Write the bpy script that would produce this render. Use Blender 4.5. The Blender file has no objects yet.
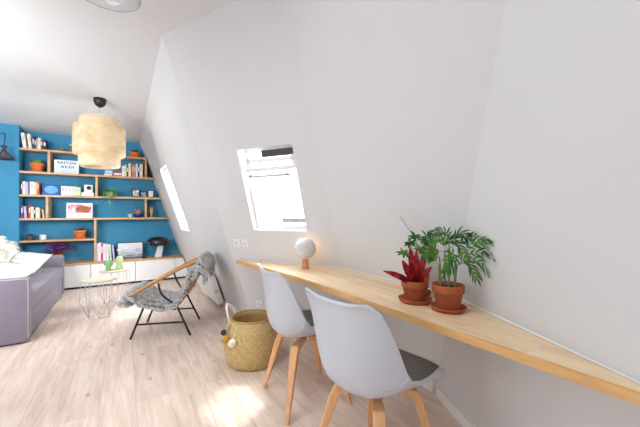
import bpy, bmesh, math, random
from mathutils import Vector, Matrix
random.seed(7)
PI = math.pi
sc = bpy.context.scene
COL = sc.collection
V = Vector

# ------------------------------------------------------------------ materials
def lin(c):
    c /= 255.0
    return c / 12.92 if c <= 0.04045 else ((c + 0.055) / 1.055) ** 2.4
def rgb(t):
    return (lin(t[0]), lin(t[1]), lin(t[2]), 1)
_mats = {}
def mat(name, col, rough=0.5, var=0.06, scale=20, metal=0.0, bump=0.0, spec=0.5, emit=None, estr=0, coat=0, stretch=None, sheen=0):
    if name in _mats: return _mats[name]
    m = bpy.data.materials.new(name); m.use_nodes = True
    nt = m.node_tree; N = nt.nodes; L = nt.links
    b = N['Principled BSDF']
    b.inputs['Roughness'].default_value = rough
    b.inputs['Metallic'].default_value = metal
    b.inputs['Specular IOR Level'].default_value = spec
    b.inputs['Coat Weight'].default_value = coat
    b.inputs['Sheen Weight'].default_value = sheen
    tc = N.new('ShaderNodeTexCoord'); mp = N.new('ShaderNodeMapping')
    L.new(tc.outputs['Object'], mp.inputs['Vector'])
    if stretch: mp.inputs['Scale'].default_value = stretch
    nz = N.new('ShaderNodeTexNoise'); nz.inputs['Scale'].default_value = scale; nz.inputs['Detail'].default_value = 4
    L.new(mp.outputs['Vector'], nz.inputs['Vector'])
    cr = N.new('ShaderNodeValToRGB')
    c = rgb(col)
    cr.color_ramp.elements[0].position = 0.3; cr.color_ramp.elements[1].position = 0.7
    cr.color_ramp.elements[0].color = tuple(max(0, x * (1 - var)) for x in c[:3]) + (1,)
    cr.color_ramp.elements[1].color = tuple(min(1, x * (1 + var)) for x in c[:3]) + (1,)
    L.new(nz.outputs['Fac'], cr.inputs['Fac'])
    L.new(cr.outputs['Color'], b.inputs['Base Color'])
    if bump:
        bp = N.new('ShaderNodeBump'); bp.inputs['Strength'].default_value = bump; bp.inputs['Distance'].default_value = 0.01
        L.new(nz.outputs['Fac'], bp.inputs['Height']); L.new(bp.outputs['Normal'], b.inputs['Normal'])
    if emit:
        b.inputs['Emission Color'].default_value = rgb(emit); b.inputs['Emission Strength'].default_value = estr
    _mats[name] = m
    return m

def mix_material(name, build):
    m = bpy.data.materials.new(name); m.use_nodes = True
    nt = m.node_tree
    for n in list(nt.nodes):
        if n.type != 'OUTPUT_MATERIAL': nt.nodes.remove(n)
    out = [n for n in nt.nodes if n.type == 'OUTPUT_MATERIAL'][0]
    nt.links.new(build(nt.nodes, nt.links), out.inputs['Surface'])
    _mats[name] = m
    return m

def glass_build(tint, refl):
    def b(N, L):
        t = N.new('ShaderNodeBsdfTransparent'); t.inputs['Color'].default_value = tint
        g = N.new('ShaderNodeBsdfGlossy'); g.inputs['Roughness'].default_value = 0.03
        lw = N.new('ShaderNodeLayerWeight'); lw.inputs['Blend'].default_value = refl
        mx = N.new('ShaderNodeMixShader')
        L.new(lw.outputs['Facing'], mx.inputs['Fac']); L.new(t.outputs[0], mx.inputs[1]); L.new(g.outputs[0], mx.inputs[2])
        return mx.outputs[0]
    return b
PANE = mix_material('window_glass', glass_build((0.96, 0.98, 0.98, 1), 0.08))
GLOBE_GLASS = mix_material('clear_glass', glass_build((0.93, 0.95, 0.96, 1), 0.3))

def bamboo_build(N, L):
    tc = N.new('ShaderNodeTexCoord'); mp = N.new('ShaderNodeMapping'); mp.inputs['Scale'].default_value = (1, 1, 1.2)
    L.new(tc.outputs['Object'], mp.inputs['Vector'])
    vo = N.new('ShaderNodeTexVoronoi'); vo.feature = 'DISTANCE_TO_EDGE'; vo.inputs['Scale'].default_value = 110
    L.new(mp.outputs[0], vo.inputs['Vector'])
    nz = N.new('ShaderNodeTexNoise'); nz.inputs['Scale'].default_value = 9; nz.inputs['Detail'].default_value = 5
    L.new(mp.outputs[0], nz.inputs['Vector'])
    cr = N.new('ShaderNodeValToRGB')
    cr.color_ramp.elements[0].color = rgb((232, 206, 164)); cr.color_ramp.elements[1].color = rgb((252, 240, 216))
    cr.color_ramp.elements[0].position = .3; cr.color_ramp.elements[1].position = .7
    L.new(nz.outputs['Fac'], cr.inputs['Fac'])
    d = N.new('ShaderNodeBsdfDiffuse'); t = N.new('ShaderNodeBsdfTranslucent')
    L.new(cr.outputs[0], d.inputs['Color']); L.new(cr.outputs[0], t.inputs['Color'])
    m1 = N.new('ShaderNodeMixShader'); m1.inputs['Fac'].default_value = .5
    L.new(d.outputs[0], m1.inputs[1]); L.new(t.outputs[0], m1.inputs[2])
    tr = N.new('ShaderNodeBsdfTransparent')
    r2 = N.new('ShaderNodeMapRange'); r2.inputs['From Min'].default_value = .06; r2.inputs['From Max'].default_value = .32
    r2.inputs['To Min'].default_value = 0.02; r2.inputs['To Max'].default_value = .3
    L.new(vo.outputs['Distance'], r2.inputs['Value'])
    m2 = N.new('ShaderNodeMixShader'); L.new(r2.outputs[0], m2.inputs['Fac'])
    L.new(m1.outputs[0], m2.inputs[1]); L.new(tr.outputs[0], m2.inputs[2])
    return m2.outputs[0]
BAMBOO = mix_material('woven_bamboo', bamboo_build)

def leaf_mat(name, c1, c2, scale=14, rough=.45, trans=.25):
    def b(N, L):
        tc = N.new('ShaderNodeTexCoord'); nz = N.new('ShaderNodeTexNoise'); nz.inputs['Scale'].default_value = scale
        L.new(tc.outputs['Object'], nz.inputs['Vector'])
        cr = N.new('ShaderNodeValToRGB'); cr.color_ramp.elements[0].position = .38; cr.color_ramp.elements[1].position = .62
        cr.color_ramp.elements[0].color = rgb(c1); cr.color_ramp.elements[1].color = rgb(c2)
        L.new(nz.outputs['Fac'], cr.inputs['Fac'])
        p = N.new('ShaderNodeBsdfPrincipled'); p.inputs['Roughness'].default_value = rough
        t = N.new('ShaderNodeBsdfTranslucent')
        L.new(cr.outputs[0], p.inputs['Base Color']); L.new(cr.outputs[0], t.inputs['Color'])
        mx = N.new('ShaderNodeMixShader'); mx.inputs['Fac'].default_value = trans
        L.new(p.outputs[0], mx.inputs[1]); L.new(t.outputs[0], mx.inputs[2])
        return mx.outputs[0]
    return mix_material(name, b)

def wood_material(name, c1, c2, axis='y', scale=6, rough=.42, blocks=None):
    """wood grain running along one axis; blocks = (length, width) glues staves together"""
    m = bpy.data.materials.new(name); m.use_nodes = True
    N = m.node_tree.nodes; L = m.node_tree.links; b = N['Principled BSDF']; b.inputs['Roughness'].default_value = rough
    tc = N.new('ShaderNodeTexCoord'); mp = N.new('ShaderNodeMapping')
    L.new(tc.outputs['Object'], mp.inputs['Vector'])
    st = {'x': (.12, 1, 1), 'y': (1, .12, 1), 'z': (1, 1, .12)}[axis]
    mp.inputs['Scale'].default_value = tuple(s * scale for s in st)
    nz = N.new('ShaderNodeTexNoise'); nz.inputs['Scale'].default_value = 5; nz.inputs['Detail'].default_value = 6; nz.inputs['Distortion'].default_value = .6
    L.new(mp.outputs[0], nz.inputs['Vector'])
    cr = N.new('ShaderNodeValToRGB'); cr.color_ramp.elements[0].position = .3; cr.color_ramp.elements[1].position = .7
    cr.color_ramp.elements[0].color = rgb(c1); cr.color_ramp.elements[1].color = rgb(c2)
    L.new(nz.outputs['Fac'], cr.inputs['Fac'])
    colour = cr.outputs[0]
    if blocks:
        mp2 = N.new('ShaderNodeMapping'); L.new(tc.outputs['Object'], mp2.inputs['Vector'])
        mp2.inputs['Rotation'].default_value = (0, 0, -PI / 2)
        br = N.new('ShaderNodeTexBrick'); br.inputs['Scale'].default_value = 1
        br.inputs['Brick Width'].default_value = blocks[0]; br.inputs['Row Height'].default_value = blocks[1]
        br.inputs['Mortar Size'].default_value = 0.0004; br.inputs['Mortar Smooth'].default_value = .6
        br.inputs['Color1'].default_value = (1.05, 1.05, 1.05, 1); br.inputs['Color2'].default_value = (.88, .86, .83, 1); br.inputs['Mortar'].default_value = (.8, .76, .7, 1)
        L.new(mp2.outputs[0], br.inputs['Vector'])
        mx = N.new('ShaderNodeMix'); mx.data_type = 'RGBA'; mx.blend_type = 'MULTIPLY'; mx.inputs[0].default_value = 1
        L.new(colour, mx.inputs[6]); L.new(br.outputs['Color'], mx.inputs[7]); colour = mx.outputs[2]
    L.new(colour, b.inputs['Base Color'])
    _mats[name] = m
    return m

def floor_material():
    m = bpy.data.materials.new('pale_oak_planks'); m.use_nodes = True
    N = m.node_tree.nodes; L = m.node_tree.links; b = N['Principled BSDF']
    b.inputs['Roughness'].default_value = .42; b.inputs['Specular IOR Level'].default_value = .5
    tc = N.new('ShaderNodeTexCoord')
    mp2 = N.new('ShaderNodeMapping'); mp2.inputs['Rotation'].default_value = (0, 0, -PI / 2); mp2.inputs['Location'].default_value = (.4, .07, 0)
    L.new(tc.outputs['Object'], mp2.inputs['Vector'])
    br = N.new('ShaderNodeTexBrick'); br.inputs['Scale'].default_value = 1
    br.inputs['Brick Width'].default_value = 1.35; br.inputs['Row Height'].default_value = .19
    br.offset = .37
    br.inputs['Mortar Size'].default_value = .0012; br.inputs['Mortar Smooth'].default_value = .5
    br.inputs['Color1'].default_value = (1.04, 1.04, 1.04, 1); br.inputs['Color2'].default_value = (.93, .915, .90, 1); br.inputs['Mortar'].default_value = (.72, .6, .54, 1)
    L.new(mp2.outputs[0], br.inputs['Vector'])
    # per-plank shift of the grain
    sh = N.new('ShaderNodeVectorMath'); sh.operation = 'MULTIPLY_ADD'; sh.inputs[1].default_value = (9, 9, 9)
    L.new(br.outputs['Color'], sh.inputs[0]); L.new(tc.outputs['Object'], sh.inputs[2])
    mp = N.new('ShaderNodeMapping'); mp.inputs['Scale'].default_value = (9, .9, 1); L.new(sh.outputs[0], mp.inputs['Vector'])
    nz = N.new('ShaderNodeTexNoise'); nz.inputs['Scale'].default_value = 2.2; nz.inputs['Detail'].default_value = 8; nz.inputs['Distortion'].default_value = .8; nz.inputs['Roughness'].default_value = .62
    L.new(mp.outputs[0], nz.inputs['Vector'])
    cr = N.new('ShaderNodeValToRGB'); cr.color_ramp.elements[0].position = .32; cr.color_ramp.elements[1].position = .62
    cr.color_ramp.elements[0].color = rgb((213, 187, 171)); cr.color_ramp.elements[1].color = rgb((238, 220, 207))
    L.new(nz.outputs['Fac'], cr.inputs['Fac'])
    mx = N.new('ShaderNodeMix'); mx.data_type = 'RGBA'; mx.blend_type = 'MULTIPLY'; mx.inputs[0].default_value = 1
    L.new(cr.outputs[0], mx.inputs[6]); L.new(br.outputs['Color'], mx.inputs[7])
    # knots
    mp3 = N.new('ShaderNodeMapping'); mp3.inputs['Scale'].default_value = (8, 3.6, 1); L.new(tc.outputs['Object'], mp3.inputs['Vector'])
    vo = N.new('ShaderNodeTexVoronoi'); vo.inputs['Scale'].default_value = 1.0; vo.inputs['Randomness'].default_value = 1
    L.new(mp3.outputs[0], vo.inputs['Vector'])
    r = N.new('ShaderNodeMapRange'); r.inputs['From Min'].default_value = .02; r.inputs['From Max'].default_value = .13; r.inputs['To Min'].default_value = .62; r.inputs['To Max'].default_value = 0
    L.new(vo.outputs['Distance'], r.inputs['Value'])
    mk = N.new('ShaderNodeMix'); mk.data_type = 'RGBA'; mk.inputs[7].default_value = rgb((136, 92, 66))
    L.new(r.outputs[0], mk.inputs[0]); L.new(mx.outputs[2], mk.inputs[6])
    L.new(mk.outputs[2], b.inputs['Base Color'])
    return m

WALL = mat('white_wall_paint', (217, 216, 218), .85, .01, 3)
CEIL = mat('white_ceiling_paint', (224, 224, 226), .9, .01, 3)
TRIMW = mat('white_trim_paint', (242, 240, 240), .5, .01, 5)
BLUE = mat('petrol_blue_paint', (63, 142, 182), .8, .03, 4)
FLOOR = floor_material()
SHELFWOOD = wood_material('shelf_oak', (186, 140, 98), (214, 174, 132), 'x', 5)
DESKWOOD = wood_material('desk_beech', (226, 194, 154), (244, 220, 186), 'y', 7, .38, (.5, .042))
EDGEWOOD = wood_material('desk_edge_beech', (206, 156, 98), (226, 180, 124), 'y', 9, .4)
LEGWOOD = wood_material('leg_beech', (216, 158, 108), (234, 184, 136), 'z', 9, .4)
LAMPWOOD = wood_material('lamp_oak', (196, 130, 82), (216, 156, 106), 'z', 12, .45)
TABLEWOOD = wood_material('table_top_pale_wood', (216, 203, 178), (232, 221, 200), 'x', 6, .5)
HANDWOOD = wood_material('hand_pine', (200, 150, 96), (222, 178, 126), 'z', 12, .5)
RATTAN = wood_material('rattan_cane', (186, 128, 74), (216, 164, 106), 'x', 14, .4)
DOORW = mat('white_lacquer', (244, 244, 245), .35, .008, 4)
CARC = mat('white_melamine', (235, 235, 236), .5, .008, 4)
DARKGAP = mat('gap_shade_dark', (40, 38, 40), .7)  # shade of narrow gaps put into the colour
BLACKM = mat('black_steel', (22, 22, 24), .45, .1)
BLACKG = mat('glossy_black', (12, 12, 14), .12, .05, coat=.5)
GREYSHELL = mat('pale_grey_plastic', (196, 199, 209), .42, .01, 4)
PADG = mat('taupe_seat_pad', (104, 97, 93), .7, .06, 60, bump=.1)
TERRA = mat('terracotta', (168, 86, 52), .8, .12, 24, bump=.15)
TERRA2 = mat('orange_terracotta', (222, 122, 62), .8, .1, 24)
SOIL = mat('potting_soil', (48, 34, 26), .95, .4, 90, bump=.6)
SOFAF = mat('lavender_grey_sofa_cloth', (130, 122, 137), .9, .05, 160, bump=.15, sheen=.2)
PIPING = mat('pale_sofa_seam', (196, 190, 200), .9)
CREAM = mat('white_cushion_cotton', (240, 236, 232), .9, .03, 60, bump=.1)
INK = mat('grey_print', (120, 112, 120), .9)
FURW = mat('cream_fur', (244, 240, 232), .95, .06, 30, sheen=.3)
FURG = mat('grey_fur', (226, 222, 222), .95, .42, 34, sheen=.3)
FURD = mat('grey_fur_skin', (104, 101, 103), .95, .25, 30)
WHITEG = mat('white_wire', (214, 212, 214), .4)
WIRE = mat('pale_metal_wire', (198, 194, 196), .4, .03)
WHITEP = mat('white_plastic', (238, 238, 238), .4, .01)
HEATW = mat('white_enamel', (240, 237, 238), .4, .01)
GREYP = mat('grey_grille', (186, 186, 190), .5)
PAPER = mat('book_pages', (236, 230, 216), .9, .05, 80)
MARBLE = mat('white_marble', (238, 238, 236), .3, .05, 8)
LEAFG = leaf_mat('green_leaf', (30, 84, 34), (92, 150, 62))
LEAFD = leaf_mat('dark_green_leaf', (30, 78, 40), (78, 136, 62))
LEAFR = leaf_mat('crimson_leaf', (128, 20, 30), (190, 54, 56), 30)
LEAFP = leaf_mat('purple_leaf', (150, 50, 152), (214, 106, 204), 12)
LEAFL = leaf_mat('lime_leaf', (104, 172, 66), (152, 208, 96), 12)
STEMG = mat('green_stem', (112, 142, 74), .6, .15)
CACT = mat('cactus_green', (86, 138, 70), .7, .2, 40, bump=.3)

def basket_material():
    m = bpy.data.materials.new('woven_seagrass'); m.use_nodes = True
    N = m.node_tree.nodes; L = m.node_tree.links; b = N['Principled BSDF']; b.inputs['Roughness'].default_value = .8
    tc = N.new('ShaderNodeTexCoord')
    sx = N.new('ShaderNodeSeparateXYZ'); L.new(tc.outputs['Object'], sx.inputs[0])
    at = N.new('ShaderNodeMath'); at.operation = 'ARCTAN2'; L.new(sx.outputs['Y'], at.inputs[0]); L.new(sx.outputs['X'], at.inputs[1])
    cb = N.new('ShaderNodeCombineXYZ'); L.new(at.outputs[0], cb.inputs['X']); L.new(sx.outputs['Z'], cb.inputs['Y'])
    mp = N.new('ShaderNodeMapping'); mp.inputs['Scale'].default_value = (1, 4.6, 1); mp.inputs['Rotation'].default_value = (0, 0, .5)
    L.new(cb.outputs[0], mp.inputs['Vector'])
    br = N.new('ShaderNodeTexBrick'); br.inputs['Scale'].default_value = 1; br.inputs['Brick Width'].default_value = .12; br.inputs['Row Height'].default_value = .055
    br.inputs['Mortar Size'].default_value = .007; br.inputs['Mortar Smooth'].default_value = .8
    br.inputs['Color1'].default_value = rgb((232, 206, 150)); br.inputs['Color2'].default_value = rgb((214, 182, 120)); br.inputs['Mortar'].default_value = rgb((160, 126, 72))
    L.new(mp.outputs[0], br.inputs['Vector'])
    L.new(br.outputs['Color'], b.inputs['Base Color'])
    bp = N.new('ShaderNodeBump'); bp.inputs['Strength'].default_value = .8; bp.inputs['Distance'].default_value = .006; bp.invert = True
    L.new(br.outputs['Fac'], bp.inputs['Height']); L.new(bp.outputs['Normal'], b.inputs['Normal'])
    return m
SEAGRASS = basket_material()

# ------------------------------------------------------------------ mesh helpers
def obj(name, bm, m, parent=None, smooth=False, loc=None, label=None, auto=False):
    me = bpy.data.meshes.new(name)
    bmesh.ops.recalc_face_normals(bm, faces=bm.faces)
    bm.to_mesh(me); bm.free()
    ms = m if isinstance(m, (list, tuple)) else [m]
    for x in ms: me.materials.append(x)
    if smooth:
        for p in me.polygons: p.use_smooth = True
    o = bpy.data.objects.new(name, me); COL.objects.link(o)
    if parent: o.parent = parent
    if loc: o.location = loc
    if label: o['label'] = label
    if auto:
        es = o.modifiers.new('edge', 'EDGE_SPLIT'); es.split_angle = math.radians(38)
    return o
def tag(o, label, cat, group=None):
    o['label'] = label; o['category'] = cat
    if group: o['group'] = group
    return o
def thing(name, label, cat, loc=(0, 0, 0), rz=0, group=None):
    o = bpy.data.objects.new(name, None); o.empty_display_size = .1; COL.objects.link(o)
    o.location = loc; o.rotation_euler = (0, 0, rz)
    return tag(o, label, cat, group)
def struct(o):
    o['kind'] = 'structure'; return o
def dup(root, loc, rz, label, group=None):
    r = root.copy(); COL.objects.link(r); r.location = loc; r.rotation_euler = (0, 0, rz); r['label'] = label
    if group: r['group'] = group
    for ch in list(root.children):
        c = ch.copy(); COL.objects.link(c); c.parent = r
        for g in list(ch.children):
            d = g.copy(); COL.objects.link(d); d.parent = c
    return r
B = bmesh.new
def box(bm, x0, x1, y0, y1, z0, z1, mi=0, bev=0, M=None):
    vs = [bm.verts.new((x, y, z)) for z in (z0, z1) for x, y in ((x0, y0), (x1, y0), (x1, y1), (x0, y1))]
    F = [(0, 3, 2, 1), (4, 5, 6, 7), (0, 1, 5, 4), (1, 2, 6, 5), (2, 3, 7, 6), (3, 0, 4, 7)]
    fs = [bm.faces.new([vs[i] for i in f]) for f in F]
    for f in fs: f.material_index = mi
    if M is not None: bmesh.ops.transform(bm, matrix=M, verts=vs)
    if bev:
        es = list({e for f in fs for e in f.edges})
        r = bmesh.ops.bevel(bm, geom=es, offset=bev, segments=2, affect='EDGES', profile=.6)
        for f in r['faces']: f.material_index = mi
    return vs
def tube(bm, pts, r, n=8, mi=0, closed=False):
    pts = [V(p) for p in pts]
    k = len(pts); rs = r if isinstance(r, (list, tuple)) else [r] * k
    rings = []; up = None
    for i, p in enumerate(pts):
        a = pts[(i - 1) % k] if (closed or i > 0) else p
        b = pts[(i + 1) % k] if (closed or i < k - 1) else p
        t = (b - a).normalized()
        if up is None:
            up = V((0, 0, 1)) if abs(t.z) < .9 else V((1, 0, 0))
        u = (up - t * up.dot(t)).normalized(); w = t.cross(u); up = u
        rings.append([bm.verts.new(p + (u * math.cos(2 * PI * j / n) + w * math.sin(2 * PI * j / n)) * rs[i]) for j in range(n)])
    m = k if closed else k - 1
    for i in range(m):
        a, b = rings[i], rings[(i + 1) % k]
        for j in range(n):
            f = bm.faces.new((a[j], a[(j + 1) % n], b[(j + 1) % n], b[j])); f.material_index = mi; f.smooth = True
    if not closed:
        bm.faces.new(rings[0][::-1]).material_index = mi; bm.faces.new(rings[-1]).material_index = mi
def lathe(bm, prof, n=32, c=(0, 0, 0), mi=0, cap0=True, cap1=True, M=None):
    rings = []; allv = []
    for r, z in prof:
        ring = [bm.verts.new((c[0] + r * math.cos(2 * PI * j / n), c[1] + r * math.sin(2 * PI * j / n), c[2] + z)) for j in range(n)]
        rings.append(ring); allv += ring
    for a, b in zip(rings, rings[1:]):
        for j in range(n):
            f = bm.faces.new((a[j], a[(j + 1) % n], b[(j + 1) % n], b[j])); f.material_index = mi; f.smooth = True
    if cap0: bm.faces.new(rings[0][::-1]).material_index = mi
    if cap1: bm.faces.new(rings[-1]).material_index = mi
    if M is not None: bmesh.ops.transform(bm, matrix=M, verts=allv)
    return allv
def ball(bm, c, r, mi=0, seg=14, sz=None, M=None):
    mm = Matrix.Translation(c) @ (M if M is not None else Matrix()) @ Matrix.Diagonal((*(sz or (1, 1, 1)), 1))
    g = bmesh.ops.create_uvsphere(bm, u_segments=seg, v_segments=max(6, seg // 2 + 2), radius=r, matrix=mm)
    for v in g['verts']:
        for f in v.link_faces: f.material_index = mi; f.smooth = True
def prism(bm, poly, z0, z1, mi=0):
    a = [bm.verts.new((x, y, z0)) for x, y in poly]; b = [bm.verts.new((x, y, z1)) for x, y in poly]
    bm.faces.new(a[::-1]).material_index = mi; bm.faces.new(b).material_index = mi
    n = len(poly)
    for i in range(n): bm.faces.new((a[i], a[(i + 1) % n], b[(i + 1) % n], b[i])).material_index = mi
    return a + b
def leaf(bm, base, d, length, width, droop=.3, up=V((0, 0, 1)), n=6, fold=.15, mi=0, tip=1.0):
    """a leaf blade: curved, folded on its midrib, with a width profile"""
    d = V(d).normalized(); side = d.cross(up)
    if side.length < 1e-3: side = V((1, 0, 0))
    side.normalize(); nrm = side.cross(d).normalized()
    rows = []; p = V(base); cur = d.copy()
    for i in range(n + 1):
        t = i / n
        w = width * .5 * max(.04, math.sin(PI * min(1, t ** .8 * .97 + .03)) ** .8)
        if i == n: w = width * .02
        nn = side.cross(cur).normalized()
        rows.append((bm.verts.new(p - side * w + nn * fold * w), bm.verts.new(p), bm.verts.new(p + side * w + nn * fold * w)))
        p = p + cur * (length / n)
        cur = (cur + V((0, 0, -1)) * droop / n).normalized()
    for a, b in zip(rows, rows[1:]):
        for k in (0, 1):
            f = bm.faces.new((a[k], a[k + 1], b[k + 1], b[k])); f.material_index = mi; f.smooth = True
def bez(pts, n=12):
    """catmull-rom through pts"""
    P = [V(p) for p in pts]; P = [P[0] * 2 - P[1]] + P + [P[-1] * 2 - P[-2]]
    out = []
    for i in range(1, len(P) - 2):
        for k in range(n):
            t = k / n
            a, b, c, d = P[i - 1], P[i], P[i + 1], P[i + 2]
            out.append(.5 * ((2 * b) + (c - a) * t + (2 * a - 5 * b + 4 * c - d) * t * t + (3 * b - a - 3 * c + d) * t ** 3))
    out.append(P[-2]); return out

# ------------------------------------------------------------------ room shell
def CZ(x, y): return 2.72 - .0603 * (y - 3.0)
def AB(z): t = z / 2.725; return V((1.165 - .886 * t, 3.097 - .112 * t, z))
def BC(z): t = z / 2.725; return V((1.77 - .87 * t, 2.113 - .138 * t, z))
def CD(z): t = z / 2.725; return V((1.77 - .87 * t, 1.366 - 1.087 * t, z))
def AF(z): return V((1.08 - .33 * z, 6.70, z))
D_END = 3.1
def DE(z): return CD(z) + V((-.412, -.911, 0)) * (D_END - 1.193 * z / 2.725)
def Ax(y, z):
    t = (y - 3.08) / 3.6
    a = AB(z).x; b = AF(z).x
    return a + (b - a) * t
CAM = V((0, 0, 1.2))

def wall_panel(name, c0, c1, zt, hole=None, thick=.11, mats=None):
    """sloping wall between two crease functions, solid, with an optional rectangular opening"""
    bm = B()
    o = [c0(0), c1(0), c1(zt), c0(zt)]
    n = (o[1] - o[0]).cross(o[3] - o[0]).normalized()
    if n.dot(V((0, 1.5, 1.2)) - o[0]) > 0: n = -n            # outward
    off = n * thick
    oi = [bm.verts.new(p) for p in o]; oo = [bm.verts.new(p + off) for p in o]
    if hole:
        hi = []
        for p in hole:                                        # drop the opening's corners on the panel's plane
            p = V(p); p = p - n * n.dot(p - o[0]); hi.append(p)
        h1 = [bm.verts.new(p) for p in hi]; h2 = [bm.verts.new(p + off) for p in hi]
        for i in range(4):
            j = (i + 1) % 4
            bm.faces.new((oi[i], oi[j], h1[j], h1[i])); bm.faces.new((oo[i], h2[i], h2[j], oo[j])); bm.faces.new((h1[i], h1[j], h2[j], h2[i]))
    else:
        bm.faces.new(oi); bm.faces.new(oo[::-1]); hi = None
    for i in range(4):
        j = (i + 1) % 4
        bm.faces.new((oi[i], oi[j], oo[j], oo[i]))
    ob = struct(obj(name, bm, mats or WALL))
    return ob, n, hi

WINA = [(0.801, 5.458, .942), (.806, 4.825, .942), (.50, 4.83, 1.88), (.492, 5.47, 1.88)]
WINB = [(1.015, 2.744, 1.05), (1.303, 2.273, 1.05), (1.115, 2.181, 1.745), (.829, 2.654, 1.745)]
ZT = 2.9
wA, nA, hA = wall_panel('wall_far_right', AF, AB, ZT, WINA)
wB, nB, hB = wall_panel('wall_window_bay', AB, BC, ZT, WINB)
wC, nC, hC = wall_panel('wall_bay_corner', BC, CD, ZT)
wD, nD, hD = wall_panel('wall_near_right', CD, DE, ZT)

LX, FY, LX2, PY2 = -1.2, -2.0, -2.6, 2.3
# floor and ceiling
e0 = DE(0)
bm = B()
fl = [(LX2 - .2, PY2 - .2), (LX - .2, PY2 - .2), (LX - .2, FY - .2), (e0.x + .3, FY - .2), (e0.x + .3, e0.y), (1.9, 1.3), (1.9, 2.2), (1.3, 3.2), (1.3, 6.9), (LX2 - .2, 6.9)]
prism(bm, fl, -.1, 0)
struct(obj('floor', bm, FLOOR))
ADDED_ROOFWIN = [(-1.1, .1, .2, 1.85)]      # unseen roof window added in the ceiling to light the near room
def ceil_piece(bm, poly):
    lo = [bm.verts.new((x, y, CZ(x, y))) for x, y in poly]; up = [bm.verts.new((x, y, CZ(x, y) + .15)) for x, y in poly]
    bm.faces.new(lo[::-1]); bm.faces.new(up); n = len(poly)
    for i in range(n): bm.faces.new((lo[i], lo[(i + 1) % n], up[(i + 1) % n], up[i]))
bm = B()
wx0, wx1, wy0, wy1 = ADDED_ROOFWIN[0]
ceil_piece(bm, [(wx1, FY - .1), (DE(2.8).x + .12, FY - .1)] + [(p.x + .1, p.y) for p in (DE(2.85), CD(2.82))] + [(CD(2.82).x + .1, wy1), (wx1, wy1)])
ceil_piece(bm, [(LX2 - .1, wy1), (CD(2.82).x + .1 - .0, wy1)] + [(p.x + .1, p.y) for p in (BC(2.76), AB(2.72), AF(2.5))] + [(AF(2.5).x + .1, 6.85), (LX2 - .1, 6.85)])
R4 = lambda x0, x1, y0, y1: [(x0, y0), (x1, y0), (x1, y1), (x0, y1)]
for q in ((LX2 - .1, wx0, FY - .1, wy1), (wx0, wx1, FY - .1, wy0)): ceil_piece(bm, R4(*q))
struct(obj('ceiling', bm, CEIL))
# blue back wall with the pier left of the recess
YB, YF = 6.65, 6.35
bm = B()
pts = [(-1.315, 0), (1.08, 0), (AF(2.55).x, 2.55), (-1.315, 2.55)]
a = [bm.verts.new((x, YB, z)) for x, z in pts]; b_ = [bm.verts.new((x, YB + .15, z)) for x, z in pts]
bm.faces.new(a); bm.faces.new(b_[::-1])
for i in range(4): bm.faces.new((a[i], a[(i + 1) % 4], b_[(i + 1) % 4], b_[i]))
struct(obj('wall_back', bm, BLUE))
bm = B(); box(bm, LX2 - .1, -1.315, YF, YB + .15, 0, 2.55); struct(obj('wall_back_pier', bm, BLUE))
# walls outside the frame: left wall and front wall, with unseen windows added to light the room
def wall_with_windows(name, axis, pos, a0, a1, zt, wins, t=.14):
    bm = B()
    def bx(u0, u1, z0, z1):
        if axis == 'x': box(bm, pos - t, pos, u0, u1, z0, z1)
        else: box(bm, u0, u1, pos - t, pos, z0, z1)
    u = a0
    for (w0, w1, z0, z1) in wins:
        bx(u, w0, 0, zt); bx(w0, w1, 0, z0); bx(w0, w1, z1, zt); u = w1
    bx(u, a1, 0, zt)
    return struct(obj(name, bm, WALL))
ADDED_LW = [(.9, 2.0, .1, 1.25)]  # unseen low window added on the left as fill
ADDED_PW = [(-2.45, -1.28, 1.4, 2.25)]  # unseen high window added to brighten the far end
ADDED_FW = [(-.8, .3, .9, 2.3)]  # unseen window added behind the camera as fill
wall_with_windows('wall_left', 'x', LX, FY - .14, PY2 - .14, 3.05, ADDED_LW)
wall_with_windows('wall_left_far', 'x', LX2, PY2, YF, 3.05, [])
wall_with_windows('wall_recess_added', 'y', PY2, LX2 - .14, LX, 3.05, ADDED_PW)  # return wall added out of view so its window lights the far end
wall_with_windows('wall_front', 'y', FY, LX, e0.x + .3, 3.05, ADDED_FW)
bm = B(); box(bm, DE(0).x + .05, DE(0).x + .2, FY, DE(0).y + .1, 0, 3.05); struct(obj('wall_side', bm, WALL))

def added_window_frame(name, axis, pos, w0, w1, z0, z1):  # frames for the windows added out of view
    bm = B(); f = .05
    def bx(m, u0, u1, a, b, d0=-.09, d1=-.03):
        if axis == 'x': box(m, pos + d0, pos + d1, u0, u1, a, b)
        else: box(m, u0, u1, pos + d0, pos + d1, a, b)
    bx(bm, w0, w0 + f, z0, z1); bx(bm, w1 - f, w1, z0, z1); bx(bm, w0 + f, w1 - f, z0, z0 + f); bx(bm, w0 + f, w1 - f, z1 - f, z1)
    mid = (w0 + w1) / 2; bx(bm, mid - f / 2, mid + f / 2, z0 + f, z1 - f)
    o = struct(obj(name, bm, TRIMW))
    g = B(); bx(g, w0 + f, mid - f / 2, z0 + f, z1 - f, -.064, -.06); bx(g, mid + f / 2, w1 - f, z0 + f, z1 - f, -.064, -.06)
    obj('pane', g, PANE, o)
k = 3  # numbers from here on belong to added, unseen windows
for w in ADDED_LW: added_window_frame('window_%d' % k, 'x', LX, *w); k += 1
for w in ADDED_PW: added_window_frame('window_%d' % k, 'y', PY2, *w); k += 1
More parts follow.
